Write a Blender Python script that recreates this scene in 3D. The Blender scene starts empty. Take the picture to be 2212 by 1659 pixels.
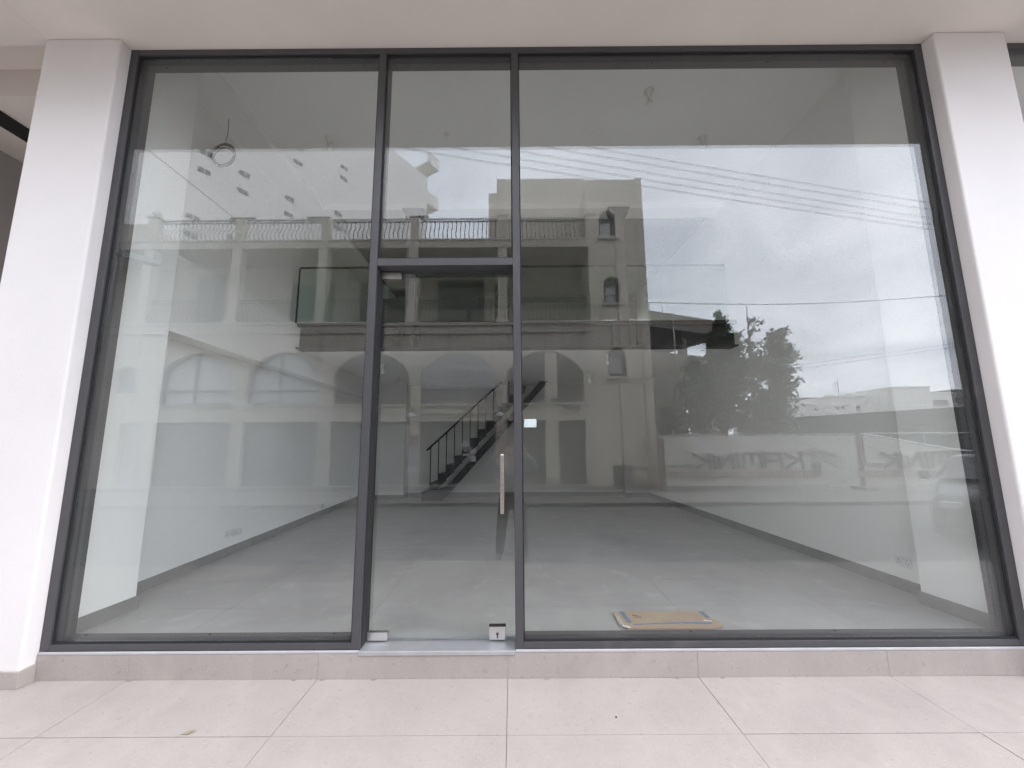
import bpy, bmesh, math, random
import numpy as np
from mathutils import Vector, Matrix
random.seed(7); rng = np.random.default_rng(7)
S = bpy.context.scene
COL = S.collection

# ------------------------------------------------------------------ camera
FPX, PITCH, YAW, ROLL, CD, CH = 842.6775, .1442, -.0014, -.0065, 2.7057, 1.4802   # focal length in px of a 2212 px wide picture
_cy, _sy, _cp, _sp = math.cos(YAW), math.sin(YAW), math.cos(PITCH), math.sin(PITCH)
FW = np.array([_sy*_cp, _cy*_cp, _sp]); _r = np.array([_cy, -_sy, 0.]); _u = np.cross(_r, FW)
RT = math.cos(ROLL)*_r + math.sin(ROLL)*_u; UP = -math.sin(ROLL)*_r + math.cos(ROLL)*_u
cam = bpy.data.objects.new('camera', bpy.data.cameras.new('camera')); COL.objects.link(cam)
cam.data.sensor_width = 36; cam.data.lens = FPX/2212*36; cam.data.clip_start = .004; cam.data.clip_end = 4000
cam.matrix_world = Matrix(((RT[0], UP[0], -FW[0], 0), (RT[1], UP[1], -FW[1], -CD), (RT[2], UP[2], -FW[2], CH), (0, 0, 0, 1)))
S.camera = cam
# ------------------------------------------------------------------ sky and light (overcast)
SUN_EL, SUN_AZ = math.radians(47), math.radians(105)      # sun behind thin cloud, up the street
W = bpy.data.worlds.new('World'); S.world = W; W.use_nodes = True
nt = W.node_tree; nt.nodes.clear(); N = nt.nodes.new; L = nt.links.new
out = N('ShaderNodeOutputWorld'); bg = N('ShaderNodeBackground'); bg.inputs['Strength'].default_value = .1
sky = N('ShaderNodeTexSky'); sky.sky_type = 'NISHITA'; sky.sun_disc = False; sky.sun_elevation = SUN_EL; sky.sun_rotation = SUN_AZ
sky.air_density = 1.2; sky.dust_density = 3.
tc = N('ShaderNodeTexCoord'); sep = N('ShaderNodeSeparateXYZ'); L(tc.outputs['Generated'], sep.inputs[0])
def wm(op, a, b):
    n = N('ShaderNodeMath'); n.operation = op
    for i, v in enumerate((a, b)):
        if isinstance(v, (int, float)): n.inputs[i].default_value = v
        else: L(v, n.inputs[i])
    return n.outputs[0]
zz = wm('ADD', wm('ABSOLUTE', sep.outputs[2], 0), .22)
cmb = N('ShaderNodeCombineXYZ'); L(wm('DIVIDE', sep.outputs[0], zz), cmb.inputs[0]); L(wm('DIVIDE', sep.outputs[1], zz), cmb.inputs[1])
n1 = N('ShaderNodeTexNoise'); n1.inputs['Scale'].default_value = 2.3; n1.inputs['Detail'].default_value = 7; n1.inputs['Roughness'].default_value = .55; n1.inputs['Distortion'].default_value = .6
L(cmb.outputs[0], n1.inputs['Vector'])
cr = N('ShaderNodeValToRGB'); cr.color_ramp.elements[0].position = .34; cr.color_ramp.elements[1].position = .68
cr.color_ramp.elements[0].color = (8.4, 9.0, 10.5, 1); cr.color_ramp.elements[1].color = (12.2, 12.7, 13.9, 1)
L(n1.outputs[0], cr.inputs[0])
mx = N('ShaderNodeMixRGB'); mx.inputs[0].default_value = .9; L(sky.outputs[0], mx.inputs[1]); L(cr.outputs[0], mx.inputs[2])
L(mx.outputs[0], bg.inputs[0]); L(bg.outputs[0], out.inputs[0])
sun = bpy.data.objects.new('sun', bpy.data.lights.new('sun', 'SUN')); COL.objects.link(sun)
sun.data.energy = .5; sun.data.angle = math.radians(20); sun.data.color = (1, .97, .92)
sun.rotation_euler = Vector((math.sin(SUN_AZ)*math.cos(SUN_EL), math.cos(SUN_AZ)*math.cos(SUN_EL), math.sin(SUN_EL))).to_track_quat('Z', 'Y').to_euler()
S.view_settings.view_transform = 'Standard'; S.view_settings.look = 'None'; S.view_settings.exposure = 2.2; S.view_settings.gamma = 1
S.view_settings.use_curve_mapping = False
S.render.engine = 'CYCLES'
S.cycles.use_denoising = True; S.cycles.denoising_prefilter = 'NONE'; S.cycles.use_adaptive_sampling = False; S.cycles.max_bounces = 10; S.cycles.diffuse_bounces = 6; S.cycles.glossy_bounces = 5
S.cycles.transparent_max_bounces = 24; S.cycles.sample_clamp_indirect = 8

# ------------------------------------------------------------------ pixel -> place
def ray(u, v): return (u-1106)/FPX*RT - (v-829.5)/FPX*UP + FW
def hit(u, v, ax, val):                    # a point seen directly, on the plane axis = val
    d = ray(u, v); P = np.array([0, -CD, CH]); return P + (val-P[ax])/d[ax]*d
def mir(u, v, ax, val):                    # a point seen in the glass (mirrored at y = .03)
    d = ray(u, v)*np.array([1, -1, 1]); P = np.array([0, CD+.06, CH]); return P + (val-P[ax])/d[ax]*d
def MX(u, v, y): return float(mir(u, v, 1, y)[0])
def MZ(u, v, y): return float(mir(u, v, 1, y)[2])

# ------------------------------------------------------------------ materials
def new_mat(name):
    m = bpy.data.materials.new(name); m.use_nodes = True; t = m.node_tree
    return m, t, t.nodes['Principled BSDF']
def mat(name, c, rough=.6, var=.08, scale=3., bump=0., bscale=80., metal=0., spec=.5, stretch=(1, 1, 1), speck=None, stain=0., rvar=0., coat=0.):
    m, t, b = new_mat(name); N = t.nodes.new; L = t.links.new
    g = N('ShaderNodeNewGeometry'); mp = N('ShaderNodeMapping'); mp.inputs['Scale'].default_value = stretch; L(g.outputs['Position'], mp.inputs[0])
    n = N('ShaderNodeTexNoise'); n.inputs['Scale'].default_value = scale; n.inputs['Detail'].default_value = 7; n.inputs['Roughness'].default_value = .6
    L(mp.outputs[0], n.inputs['Vector'])
    r = N('ShaderNodeMapRange'); r.inputs[1].default_value = .3; r.inputs[2].default_value = .7; r.inputs[3].default_value = 1-var; r.inputs[4].default_value = 1+var
    L(n.outputs[0], r.inputs[0])
    mm = N('ShaderNodeMixRGB'); mm.blend_type = 'MULTIPLY'; mm.inputs[0].default_value = 1; mm.inputs[1].default_value = (*c, 1); L(r.outputs[0], mm.inputs[2])
    col = mm.outputs[0]
    if stain:                              # run-off streaks down a wall
        mp2 = N('ShaderNodeMapping'); mp2.inputs['Scale'].default_value = (3.2, 3.2, .22); L(g.outputs['Position'], mp2.inputs[0])
        n2 = N('ShaderNodeTexNoise'); n2.inputs['Scale'].default_value = 1.6; n2.inputs['Detail'].default_value = 8; L(mp2.outputs[0], n2.inputs['Vector'])
        r2 = N('ShaderNodeMapRange'); r2.inputs[1].default_value = .5; r2.inputs[2].default_value = .75; r2.inputs[3].default_value = 0; r2.inputs[4].default_value = stain
        L(n2.outputs[0], r2.inputs[0])
        m2 = N('ShaderNodeMixRGB'); L(r2.outputs[0], m2.inputs[0]); L(col, m2.inputs[1]); m2.inputs[2].default_value = (c[0]*.45, c[1]*.43, c[2]*.4, 1); col = m2.outputs[0]
    if speck:                              # flecks in stone: (scale, light colour, dark colour, amount)
        for k, (sc, cc, lo, hi) in enumerate(speck):
            n3 = N('ShaderNodeTexNoise'); n3.inputs['Scale'].default_value = sc; n3.inputs['Detail'].default_value = 3; L(g.outputs['Position'], n3.inputs['Vector'])
            r3 = N('ShaderNodeMapRange'); r3.inputs[1].default_value = lo; r3.inputs[2].default_value = hi; L(n3.outputs[0], r3.inputs[0])
            m3 = N('ShaderNodeMixRGB'); L(r3.outputs[0], m3.inputs[0]); L(col, m3.inputs[1]); m3.inputs[2].default_value = (*cc, 1); col = m3.outputs[0]
    L(col, b.inputs['Base Color'])
    b.inputs['Roughness'].default_value = rough; b.inputs['Metallic'].default_value = metal; b.inputs['Specular IOR Level'].default_value = spec
    b.inputs['Coat Weight'].default_value = coat
    if rvar:
        rr = N('ShaderNodeMapRange'); rr.inputs[3].default_value = rough-rvar; rr.inputs[4].default_value = rough+rvar; L(n.outputs[0], rr.inputs[0]); L(rr.outputs[0], b.inputs['Roughness'])
    if bump:
        nb = N('ShaderNodeTexNoise'); nb.inputs['Scale'].default_value = bscale; nb.inputs['Detail'].default_value = 4; L(g.outputs['Position'], nb.inputs['Vector'])
        bn = N('ShaderNodeBump'); bn.inputs['Strength'].default_value = bump; bn.inputs['Distance'].default_value = .01; L(nb.outputs[0], bn.inputs['Height']); L(bn.outputs[0], b.inputs['Normal'])
    return m
def glass(name, tint, wob=.0, F0=.04):             # clear pane: each face mirrors by Fresnel and lets the rest through
    m = bpy.data.materials.new(name); m.use_nodes = True; t = m.node_tree; t.nodes.clear(); N = t.nodes.new; L = t.links.new
    g = N('ShaderNodeNewGeometry'); d = N('ShaderNodeVectorMath'); d.operation = 'DOT_PRODUCT'; L(g.outputs['Normal'], d.inputs[0]); L(g.outputs['Incoming'], d.inputs[1])
    def ma(op, a, b):
        n = N('ShaderNodeMath'); n.operation = op
        for i, v in enumerate((a, b)):
            if isinstance(v, (int, float)): n.inputs[i].default_value = v
            else: L(v, n.inputs[i])
        return n.outputs[0]
    f = ma('ADD', ma('MULTIPLY', ma('POWER', ma('SUBTRACT', 1., ma('ABSOLUTE', d.outputs['Value'], 0)), 5.), .92), F0)
    tr = N('ShaderNodeBsdfTransparent'); tr.inputs[0].default_value = (*tint, 1)
    gl = N('ShaderNodeBsdfGlossy'); gl.inputs['Roughness'].default_value = 0
    if wob:
        nb = N('ShaderNodeTexNoise'); nb.inputs['Scale'].default_value = 1.3; nb.inputs['Detail'].default_value = 1; L(g.outputs['Position'], nb.inputs['Vector'])
        bn = N('ShaderNodeBump'); bn.inputs['Strength'].default_value = wob; bn.inputs['Distance'].default_value = .01; L(nb.outputs[0], bn.inputs['Height']); L(bn.outputs[0], gl.inputs['Normal'])
    mi = N('ShaderNodeMixShader'); L(f, mi.inputs[0]); L(tr.outputs[0], mi.inputs[1]); L(gl.outputs[0], mi.inputs[2])
    o = N('ShaderNodeOutputMaterial'); L(mi.outputs[0], o.inputs[0]); return m

PINK = (.325, .289, .268)
M = dict(
 pave=mat('stone_tile', PINK, .55, .10, 2.2, .12, 160, speck=((95, (.40, .362, .338), .58, .74), (30, (.25, .222, .206), .60, .82), (4.5, (.275, .243, .226), .50, .90)), rvar=.1),
 grout=mat('grout', (.27, .235, .21), .9, .2, 9),
 plaster=mat('white_plaster', (.665, .632, .624), .75, .045, .9, .10, 60),
 soffit=mat('soffit_plaster', (.77, .70, .645), .8, .05, .8, .08, 50),
 paint=mat('interior_paint', (.88, .872, .855), .7, .02, 1.2, .05, 90),
 dimpaint=mat('dimmed_wall_paint', (.66, .655, .635), .75, .04, 1.2, .05, 60), darkplaster=mat('dark_plaster', (.30, .295, .28), .85, .08, 1.5),  # back wall: interior white with the room's depth shade put into its colour
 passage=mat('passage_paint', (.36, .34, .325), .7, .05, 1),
 frame=mat('anthracite_aluminium', (.056, .054, .058), .42, .07, 6, .06, 400, spec=.5, speck=((3, (.085, .079, .084), .62, .8),)),
 gasket=mat('black_gasket', (.012, .012, .013), .7),
 trim=mat('pale_trim', (.40, .39, .40), .5, .1, 5),
 steel=mat('brushed_steel', (.62, .61, .60), .32, .06, 30, metal=1, stretch=(1, 1, 8)),
 copperish=mat('satin_steel_bar', (.70, .62, .57), .3, .1, 14, metal=1, stretch=(1, 1, 4)),
 alu=mat('threshold_aluminium', (.50, .50, .51), .45, .08, 8, metal=.7),
 ftile=mat('floor_tile', (.345, .333, .318), .42, .14, 1.5, .05, 120, speck=((5, (.40, .395, .385), .58, .75), (1.1, (.245, .24, .235), .55, .8)), rvar=.12),
 fgrout=mat('floor_grout', (.36, .355, .345), .8),
 skirt=mat('skirting_tile', (.23, .222, .215), .5, .08, 5),
 beam=mat('grey_steel_paint', (.03, .03, .032), .5, .12, 2.5, .05, 90),
 post=mat('grey_post_paint', (.20, .197, .205), .55, .12, 3),
 black=mat('black_steel', (.013, .013, .014), .4, .2, 12),
 bglass=glass('balustrade_glass', (.90, .955, .92)),
 pane=glass('shop_glass', (.982, .993, .986), .0, .066),
 bulb=mat('frosted_bulb', (.80, .78, .72), .35), holder=mat('white_holder', (.75, .73, .70), .5),
 cable=mat('grey_cable', (.10, .10, .10), .6), socket=mat('socket_plate', (.74, .745, .73), .4),
 card=mat('cardboard', (.34, .25, .165), .85, .12, 7, .15, 200), cardedge=mat('cardboard_edge', (.36, .31, .245), .9, .2, 30),
 blue=mat('blue_print', (.09, .145, .235), .8, .15, 30), ink=mat('dark_ink', (.07, .06, .055), .8, .1, 20), fadedink=mat('faded_ink', (.30, .23, .155), .85, .1, 40),
 sticker=mat('sticker', (.56, .61, .60), .4, .06, 40, speck=((60, (.45, .51, .50), .5, .7),)),
 road=mat('asphalt', (.15, .147, .143), .85, .12, 1.2, .2, 120), kerb=mat('kerb_concrete', (.21, .205, .195), .85, .12, 4),
 slab=mat('paving_slab', (.23, .222, .21), .85, .1, 2.5, .1, 70), ground=mat('bare_ground', (.20, .175, .14), .95, .2, .5),
 render=mat('old_render', (.53, .49, .42), .9, .10, .9, .15, 40, stain=.5), trimw=mat('pale_moulding', (.52, .49, .435), .85, .1, 2, stain=.35),
 render2=mat('tower_render', (.60, .555, .47), .9, .09, 1.1, .15, 40, stain=.35), shaded=mat('balcony_wall', (.46, .43, .37), .9, .08, 1),  # balcony wall: render colour with the shade of the recess put in
 iron=mat('wrought_iron', (.03, .03, .032), .55, .1, 8), shutter=mat('grey_shutter', (.08, .077, .073), .6, .08, 1.5), shutter2=mat('blue_grey_panel', (.12, .125, .13), .5, .08, 1.5),
 wood=mat('dark_door', (.055, .055, .055), .5, .1, 6), wframe=mat('dark_window_frame', (.10, .095, .095), .5), wpane=mat('curtained_pane', (.40, .41, .42), .15, .05, 2, spec=.8), dkpane=mat('dark_pane', (.04, .045, .05), .08, .1, 2, spec=.8),
 signp=mat('sign_panel', (.42, .42, .43), .6, .05, 3), signt=mat('sign_letter', (.17, .17, .18), .6), white=mat('white_paint', (.78, .78, .77), .6, .04, 2), red=mat('red_print', (.27, .13, .12), .7, .2, 25), paleprint=mat('pale_print', (.60, .57, .55), .7, .15, 30), greyprint=mat('grey_print', (.27, .27, .31), .7, .4, 22), navyprint=mat('navy_print', (.07, .07, .13), .7),
 tall=mat('block_render', (.80, .79, .765), .85, .04, .15, stain=.06), tallw=mat('block_window', (.13, .14, .15), .25, .1, 1),
 conc=mat('raw_concrete', (.22, .21, .20), .9, .15, 1.5, .1, 30), beige=mat('beige_render', (.40, .365, .31), .9, .08, .8, stain=.3),
 hoard=mat('dark_hoarding', (.045, .06, .055), .8, .15, .6), farw=mat('far_white', (.80, .795, .77), .85, .06, .3, stain=.2), farg=mat('far_grey', (.34, .32, .29), .9, .1, .3), farwin=mat('far_window', (.10, .10, .10), .4), tank=mat('tank_white', (.72, .71, .68), .5),
 banner=mat('banner_sheet', (.60, .58, .53), .55, .06, 1.6, .3, 9), bedge=mat('banner_edge', (.72, .72, .70), .6), pipe=mat('galvanised_pipe', (.36, .36, .36), .45, .1, 10, metal=.6), orange=mat('orange_post', (.27, .165, .135), .7, .15, 6), bletter=mat('banner_letter', (.06, .06, .065), .7, .1, 5), bred=mat('banner_red', (.30, .19, .17), .7, .1, 5), foot=mat('concrete_foot', (.35, .34, .32), .9),
 leaf=None, bark=mat('bark', (.07, .055, .045), .9, .25, 6),
 carp=mat('car_paint', (.015, .016, .018), .35, .1, 3, coat=.25), carg=mat('car_glass', (.03, .035, .04), .05, .1, 2, spec=.9), tyre=mat('tyre', (.02, .02, .02), .85), rim=mat('rim', (.40, .40, .41), .3, metal=.9), chrome=mat('chrome', (.75, .75, .76), .12, metal=1), lampg=mat('headlight', (.62, .64, .66), .1, spec=.9), plate=mat('number_plate', (.62, .60, .50), .5),
 wire=mat('black_wire', (.02, .02, .022), .6), lampgrey=mat('lamp_grey', (.24, .27, .265), .5), lampdark=mat('lamp_dark', (.06, .06, .065), .5), galv=mat('galvanised_pole', (.30, .31, .31), .5, .1, 3, metal=.4), woodpole=mat('wood_pole', (.14, .105, .08), .9, .2, 5),
 skin=mat('skin', (.47, .30, .23), .55, .05, 9), shirt=mat('blue_shirt', (.11, .135, .20), .85, .12, 9), trousers=mat('dark_trousers', (.022, .023, .028), .9, .15, 9), hair=mat('grey_hair', (.12, .11, .10), .8, .2, 40), shoe=mat('black_shoe', (.02, .02, .02), .5), lens=mat('sunglass_lens', (.008, .008, .009), .1), phone=mat('phone_body', (.012, .012, .013), .3), chain=mat('necklace', (.7, .7, .66), .25, metal=1),
)
def brick_mat():
    m, t, b = new_mat('hollow_brick'); N = t.nodes.new; L = t.links.new
    tc = N('ShaderNodeTexCoord'); mp = N('ShaderNodeMapping'); mp.inputs['Rotation'].default_value = (math.radians(90), 0, 0); L(tc.outputs['Object'], mp.inputs[0])
    br = N('ShaderNodeTexBrick'); br.inputs['Scale'].default_value = 1; br.inputs['Brick Width'].default_value = .3; br.inputs['Row Height'].default_value = .105; br.inputs['Mortar Size'].default_value = .009
    br.inputs['Color1'].default_value = (.25, .195, .155, 1); br.inputs['Color2'].default_value = (.21, .165, .135, 1); br.inputs['Mortar'].default_value = (.24, .21, .18, 1)
    L(mp.outputs[0], br.inputs['Vector']); L(br.outputs[0], b.inputs['Base Color']); b.inputs['Roughness'].default_value = .9
    return m
M['brick'] = brick_mat()
def leaf_mat(name, c):
    m, t, b = new_mat(name); N = t.nodes.new; L = t.links.new
    g = N('ShaderNodeNewGeometry'); r = N('ShaderNodeMapRange'); r.inputs[3].default_value = .55; r.inputs[4].default_value = 1.5; L(g.outputs['Random Per Island'], r.inputs[0])
    mm = N('ShaderNodeMixRGB'); mm.blend_type = 'MULTIPLY'; mm.inputs[0].default_value = 1; mm.inputs[1].default_value = (*c, 1); L(r.outputs[0], mm.inputs[2]); L(mm.outputs[0], b.inputs['Base Color'])
    b.inputs['Roughness'].default_value = .6; return m
M['leaf'] = leaf_mat('dark_leaf', (.065, .085, .05)); M['leaf2'] = leaf_mat('olive_leaf', (.075, .085, .05))

# ------------------------------------------------------------------ mesh builder
class MB:
    def __init__(s): s.v = []; s.f = []
    def add(s, vs, fs):
        o = len(s.v); s.v += [tuple(map(float, p)) for p in vs]; s.f += [tuple(i+o for i in f) for f in fs]; return s
    def box(s, x0, x1, y0, y1, z0, z1):
        return s.add([(x0, y0, z0), (x1, y0, z0), (x1, y1, z0), (x0, y1, z0), (x0, y0, z1), (x1, y0, z1), (x1, y1, z1), (x0, y1, z1)],
                     [(0, 3, 2, 1), (4, 5, 6, 7), (0, 1, 5, 4), (1, 2, 6, 5), (2, 3, 7, 6), (3, 0, 4, 7)])
    def hexa(s, p):                         # 8 corners, bottom loop then top loop (both counter-clockwise from above)
        return s.add(p, [(0, 3, 2, 1), (4, 5, 6, 7), (0, 1, 5, 4), (1, 2, 6, 5), (2, 3, 7, 6), (3, 0, 4, 7)])
    def wall(s, a, b, th, z0, z1):          # upright slab from plan point a to b, thickness th to the left of a->b
        a = Vector(a); b = Vector(b); d = (b-a).normalized(); n = Vector((-d.y, d.x))*th
        q = [a, b, b+n, a+n]
        return s.hexa([(*p, z0) for p in q]+[(*p, z1) for p in q])
    def tube(s, pts, r, n=6, caps=True, closed=False):
        P = [Vector(p) for p in pts]; m = len(P); rings = []; up = None
        for i, p in enumerate(P):
            a = P[(i-1) % m] if (closed or i > 0) else P[i]; b = P[(i+1) % m] if (closed or i < m-1) else P[i]
            t = (b-a).normalized()
            if up is None: up = Vector((0, 0, 1)) if abs(t.z) < .9 else Vector((1, 0, 0))
            x = t.cross(up)
            if x.length < 1e-4: x = t.cross(Vector((0, 1, 0)))
            x.normalize(); yv = x.cross(t).normalized(); up = yv
            rr = r[i] if hasattr(r, '__len__') else r
            rings.append([p + rr*(math.cos(2*math.pi*k/n+math.pi/n)*x + math.sin(2*math.pi*k/n+math.pi/n)*yv) for k in range(n)])
        o = len(s.v); s.v += [tuple(q) for R in rings for q in R]
        for i in range(m if closed else m-1):
            j = (i+1) % m
            for k in range(n): s.f.append((o+i*n+k, o+i*n+(k+1) % n, o+j*n+(k+1) % n, o+j*n+k))
        if caps and not closed:
            s.f.append(tuple(o+k for k in reversed(range(n)))); s.f.append(tuple(o+(m-1)*n+k for k in range(n)))
        return s
    def cyl(s, a, b, r, n=12): return s.tube([a, b], r, n)
    def lathe(s, prof, c=(0, 0, 0), n=14, axis='z'):   # prof: (radius, height)
        o = len(s.v)
        for r, h in prof:
            for k in range(n):
                a = 2*math.pi*k/n; p = (r*math.cos(a), r*math.sin(a), h)
                if axis == 'y': p = (p[0], p[2], p[1])
                if axis == 'x': p = (p[2], p[0], p[1])
                s.v.append((p[0]+c[0], p[1]+c[1], p[2]+c[2]))
        for i in range(len(prof)-1):
            for k in range(n): s.f.append((o+i*n+k, o+i*n+(k+1) % n, o+(i+1)*n+(k+1) % n, o+(i+1)*n+k))
        s.f.append(tuple(o+k for k in reversed(range(n)))); s.f.append(tuple(o+(len(prof)-1)*n+k for k in range(n)))
        return s
    def prism(s, poly, y0, y1):             # poly of (x,z), extruded along y
        n = len(poly); o = len(s.v)
        s.v += [(p[0], y0, p[1]) for p in poly]+[(p[0], y1, p[1]) for p in poly]
        s.f.append(tuple(o+i for i in range(n))); s.f.append(tuple(o+n+i for i in reversed(range(n))))
        for i in range(n): s.f.append((o+i, o+n+i, o+n+(i+1) % n, o+(i+1) % n))
        return s
    def mesh(s, name, m=None, smooth=False):
        me = bpy.data.meshes.new(name); me.from_pydata(s.v, [], s.f)
        bm = bmesh.new(); bm.from_mesh(me); bmesh.ops.recalc_face_normals(bm, faces=bm.faces); bm.to_mesh(me); bm.free()
        if m: me.materials.append(M[m] if isinstance(m, str) else m)
        if smooth: me.polygons.foreach_set('use_smooth', [True]*len(me.polygons))
        return me
    def build(s, name, m, parent=None, smooth=False, bevel=0.):
        o = link(name, s.mesh(name, m, smooth), parent)
        if bevel:
            md = o.modifiers.new('bevel', 'BEVEL'); md.width = bevel; md.segments = 2; md.limit_method = 'ANGLE'
        return o
def link(name, data, parent=None, loc=None):
    o = bpy.data.objects.new(name, data); COL.objects.link(o)
    if parent is not None:
        o.parent = parent; o.matrix_parent_inverse = base_matrix(parent).inverted()
    if loc is not None: o.location = loc
    return o
def base_matrix(o):
    m = o.matrix_basis.copy()
    if o.parent is not None: m = base_matrix(o.parent) @ o.matrix_parent_inverse @ m
    return m
def tag(o, label, cat=None, group=None, kind=None):
    if label: o['label'] = label
    if cat: o['category'] = cat
    if group: o['group'] = group
    if kind: o['kind'] = kind
    return o
def thing(name, label, cat, loc, group=None):
    e = bpy.data.objects.new(name, None); COL.objects.link(e); e.location = loc; e.empty_display_size = .2
    return tag(e, label, cat, group)
def clone(src, loc, parent):                # same mesh data, other place
    o = src.copy(); COL.objects.link(o); o.parent = parent; o.matrix_parent_inverse = base_matrix(parent).inverted() if parent else Matrix(); o.location = loc; return o
def structure(name, mb, m): return tag(mb.build(name, m), None, kind='structure')
def plate(name, outer, holes, y0, y1, m, parent):   # wall with openings: outline and holes in (x,z), between y0 and y1
    cu = bpy.data.curves.new(name, 'CURVE'); cu.dimensions = '2D'; cu.fill_mode = 'BOTH'; cu.extrude = abs(y1-y0)/2
    for poly in [outer]+holes:
        sp = cu.splines.new('POLY'); sp.points.add(len(poly)-1); sp.use_cyclic_u = True
        for p, q in zip(sp.points, poly): p.co = (q[0], q[1], 0, 1)
    tmp = bpy.data.objects.new('tmp', cu); COL.objects.link(tmp)
    me = bpy.data.meshes.new_from_object(tmp.evaluated_get(bpy.context.evaluated_depsgraph_get()))
    bpy.data.objects.remove(tmp); bpy.data.curves.remove(cu)
    for v in me.vertices: x, z, w = v.co; v.co = (x, (y0+y1)/2 + w, z)
    bm = bmesh.new(); bm.from_mesh(me); bmesh.ops.remove_doubles(bm, verts=bm.verts, dist=1e-5); bmesh.ops.recalc_face_normals(bm, faces=bm.faces); bm.to_mesh(me); bm.free()
    me.materials.clear(); me.materials.append(M[m]); me.name = name
    return link(name, me, parent)
def rect(x0, x1, z0, z1): return [(x0, z0), (x1, z0), (x1, z1), (x0, z1)]
def arch(x0, x1, z0, zs, zc, n=12):         # opening with a curved head: spring height zs, crown zc
    w = (x1-x0)/2; h = zc-zs; c = (x0+x1)/2
    if h >= w*.98: pts = [(c+w*math.cos(a), zs+h*math.sin(a)) for a in np.linspace(0, math.pi, n)]
    else:
        R = (w*w+h*h)/(2*h); a0 = math.asin(w/R); pts = [(c+R*math.sin(a), zc-R+R*math.cos(a)) for a in np.linspace(a0, -a0, n)]
    return [(x0, z0), (x1, z0)]+[(float(a), float(b)) for a, b in pts]
def letters(s, size, loc, m, parent, facing=1, shear=0., name='lettering', xscale=1., align='CENTER', depth=.004, rot=0.):
    cu = bpy.data.curves.new('txt', 'FONT'); cu.body = s; cu.size = size; cu.align_x = align; cu.align_y = 'CENTER'; cu.extrude = depth; cu.shear = shear; cu.resolution_u = 3
    tmp = bpy.data.objects.new('tmp', cu); COL.objects.link(tmp)
    me = bpy.data.meshes.new_from_object(tmp.evaluated_get(bpy.context.evaluated_depsgraph_get()))
    bpy.data.objects.remove(tmp); bpy.data.curves.remove(cu)
    cr_, sr_ = math.cos(rot), math.sin(rot)
    for v in me.vertices:
        x, y, z = v.co; x *= xscale; x, y = x*cr_-y*sr_, x*sr_+y*cr_
        v.co = (loc[0]-x, loc[1]+z, loc[2]+y) if facing > 0 else (loc[0]+x, loc[1]-z, loc[2]+y)   # faces +y (read from the shop) or -y
    me.materials.clear(); me.materials.append(M[m]); me.name = name
    return link(name, me, parent)
def strokes(polys, th, loc, scale, m, parent, name):   # lettering drawn with strokes, facing +y, reading along -x
    mb = MB()
    for pl in polys:
        for (a, b) in zip(pl[:-1], pl[1:]):
            A = Vector((loc[0]-a[0]*scale, loc[2]+a[1]*scale)); B = Vector((loc[0]-b[0]*scale, loc[2]+b[1]*scale)); d = (B-A).normalized(); n = Vector((-d.y, d.x))*th/2; e = d*th*.35
            mb.prism([tuple(A-e+n), tuple(A-e-n), tuple(B+e-n), tuple(B+e+n)], loc[1], loc[1]+.004+.0004*len(mb.v)/8)
    return mb.build(name, m, parent)

# ================================================================== ground, road, pavements
YK, YF = -7.75, -10.6            # far kerb, far house front
RZ, PZ = -.25, -.15              # road level, far pavement level (0 = tiled pavement of the shop)
structure('ground', MB().box(-900, 900, -900, 900, -2, -.40), 'ground')
structure('road', MB().box(-60, 60, YK-.02, -2.24, -.38, RZ), 'road')
fp = structure('far_pavement', MB().box(-60, 60, -40, YK-.13, -.38, PZ-.012), 'grout')
kb = structure('kerb', MB().box(-60, 60, YK-.12, YK-.015, -.38, PZ-.02), 'kerb')
me = MB().box(-.496, .496, -.055, .055, -.07, .07).mesh('kerb_stone', 'kerb')
for i in range(40): link('kerb_stone', me, kb, (-19.5+i, YK-.065, PZ-.068+random.uniform(-.003, .003)))
me = MB().box(-.3955, .3955, -.3955, .3955, -.03, 0).mesh('paving_slab', 'slab')
for j in range(4):
    for i in range(40): link('paving_slab', me, fp, (-16+i*.8, YK-.53-j*.8, PZ+random.uniform(-.002, .003)))
pv = structure('tiled_pavement', MB().box(-60, 60, -2.22, .02, -.38, -.006), 'grout')
X0 = -2.4416; rows = [(-.49, 0)] + [(-.49-.6*(k+1), -.49-.6*k) for k in range(3)]
rows[-1] = (-2.225, rows[-1][1])
for a, b in rows:
    me = MB().box(-.5984, .5984, a+.0016, b-.0016, -.02, 0).mesh('pavement_tile', 'pave')
    for i in range(-4, 9): link('pavement_tile', me, pv, (X0+.6+1.2*i, 0, random.uniform(-.0008, .0008)))

# ================================================================== the shop building
ZT = 4.605; FZ = .15
sb = thing('shop_building', 'new white building with square columns and a grey tiled base', 'building', (0, 3, 0))
MB().box(-3.62, 12, -1.03, .16, ZT, 5.8).build('soffit', 'soffit', sb)
MB().box(-12, -3.621, -1.03, -.04, ZT, 5.8).build('soffit', 'soffit', sb)
MB().box(-12, 12, .161, 8, 5.22, 5.8).build('roof_slab', 'paint', sb)
MB().box(-12, 12, -1.0, 8, 5.801, 15).build('upper_storey', 'plaster', sb)
for x0, x1, nm in ((-3.62, -3.04, 'left'), (3.288, 3.845, 'right')):
    MB().box(x0, x1, -.09, .17, .0, ZT-.001).build('column', 'plaster', sb, bevel=.012)
    MB().box(x0-.012, x1+.012, -.102, .0, .001, .10).build('column_skirting', 'pave', sb, bevel=.003)
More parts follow.
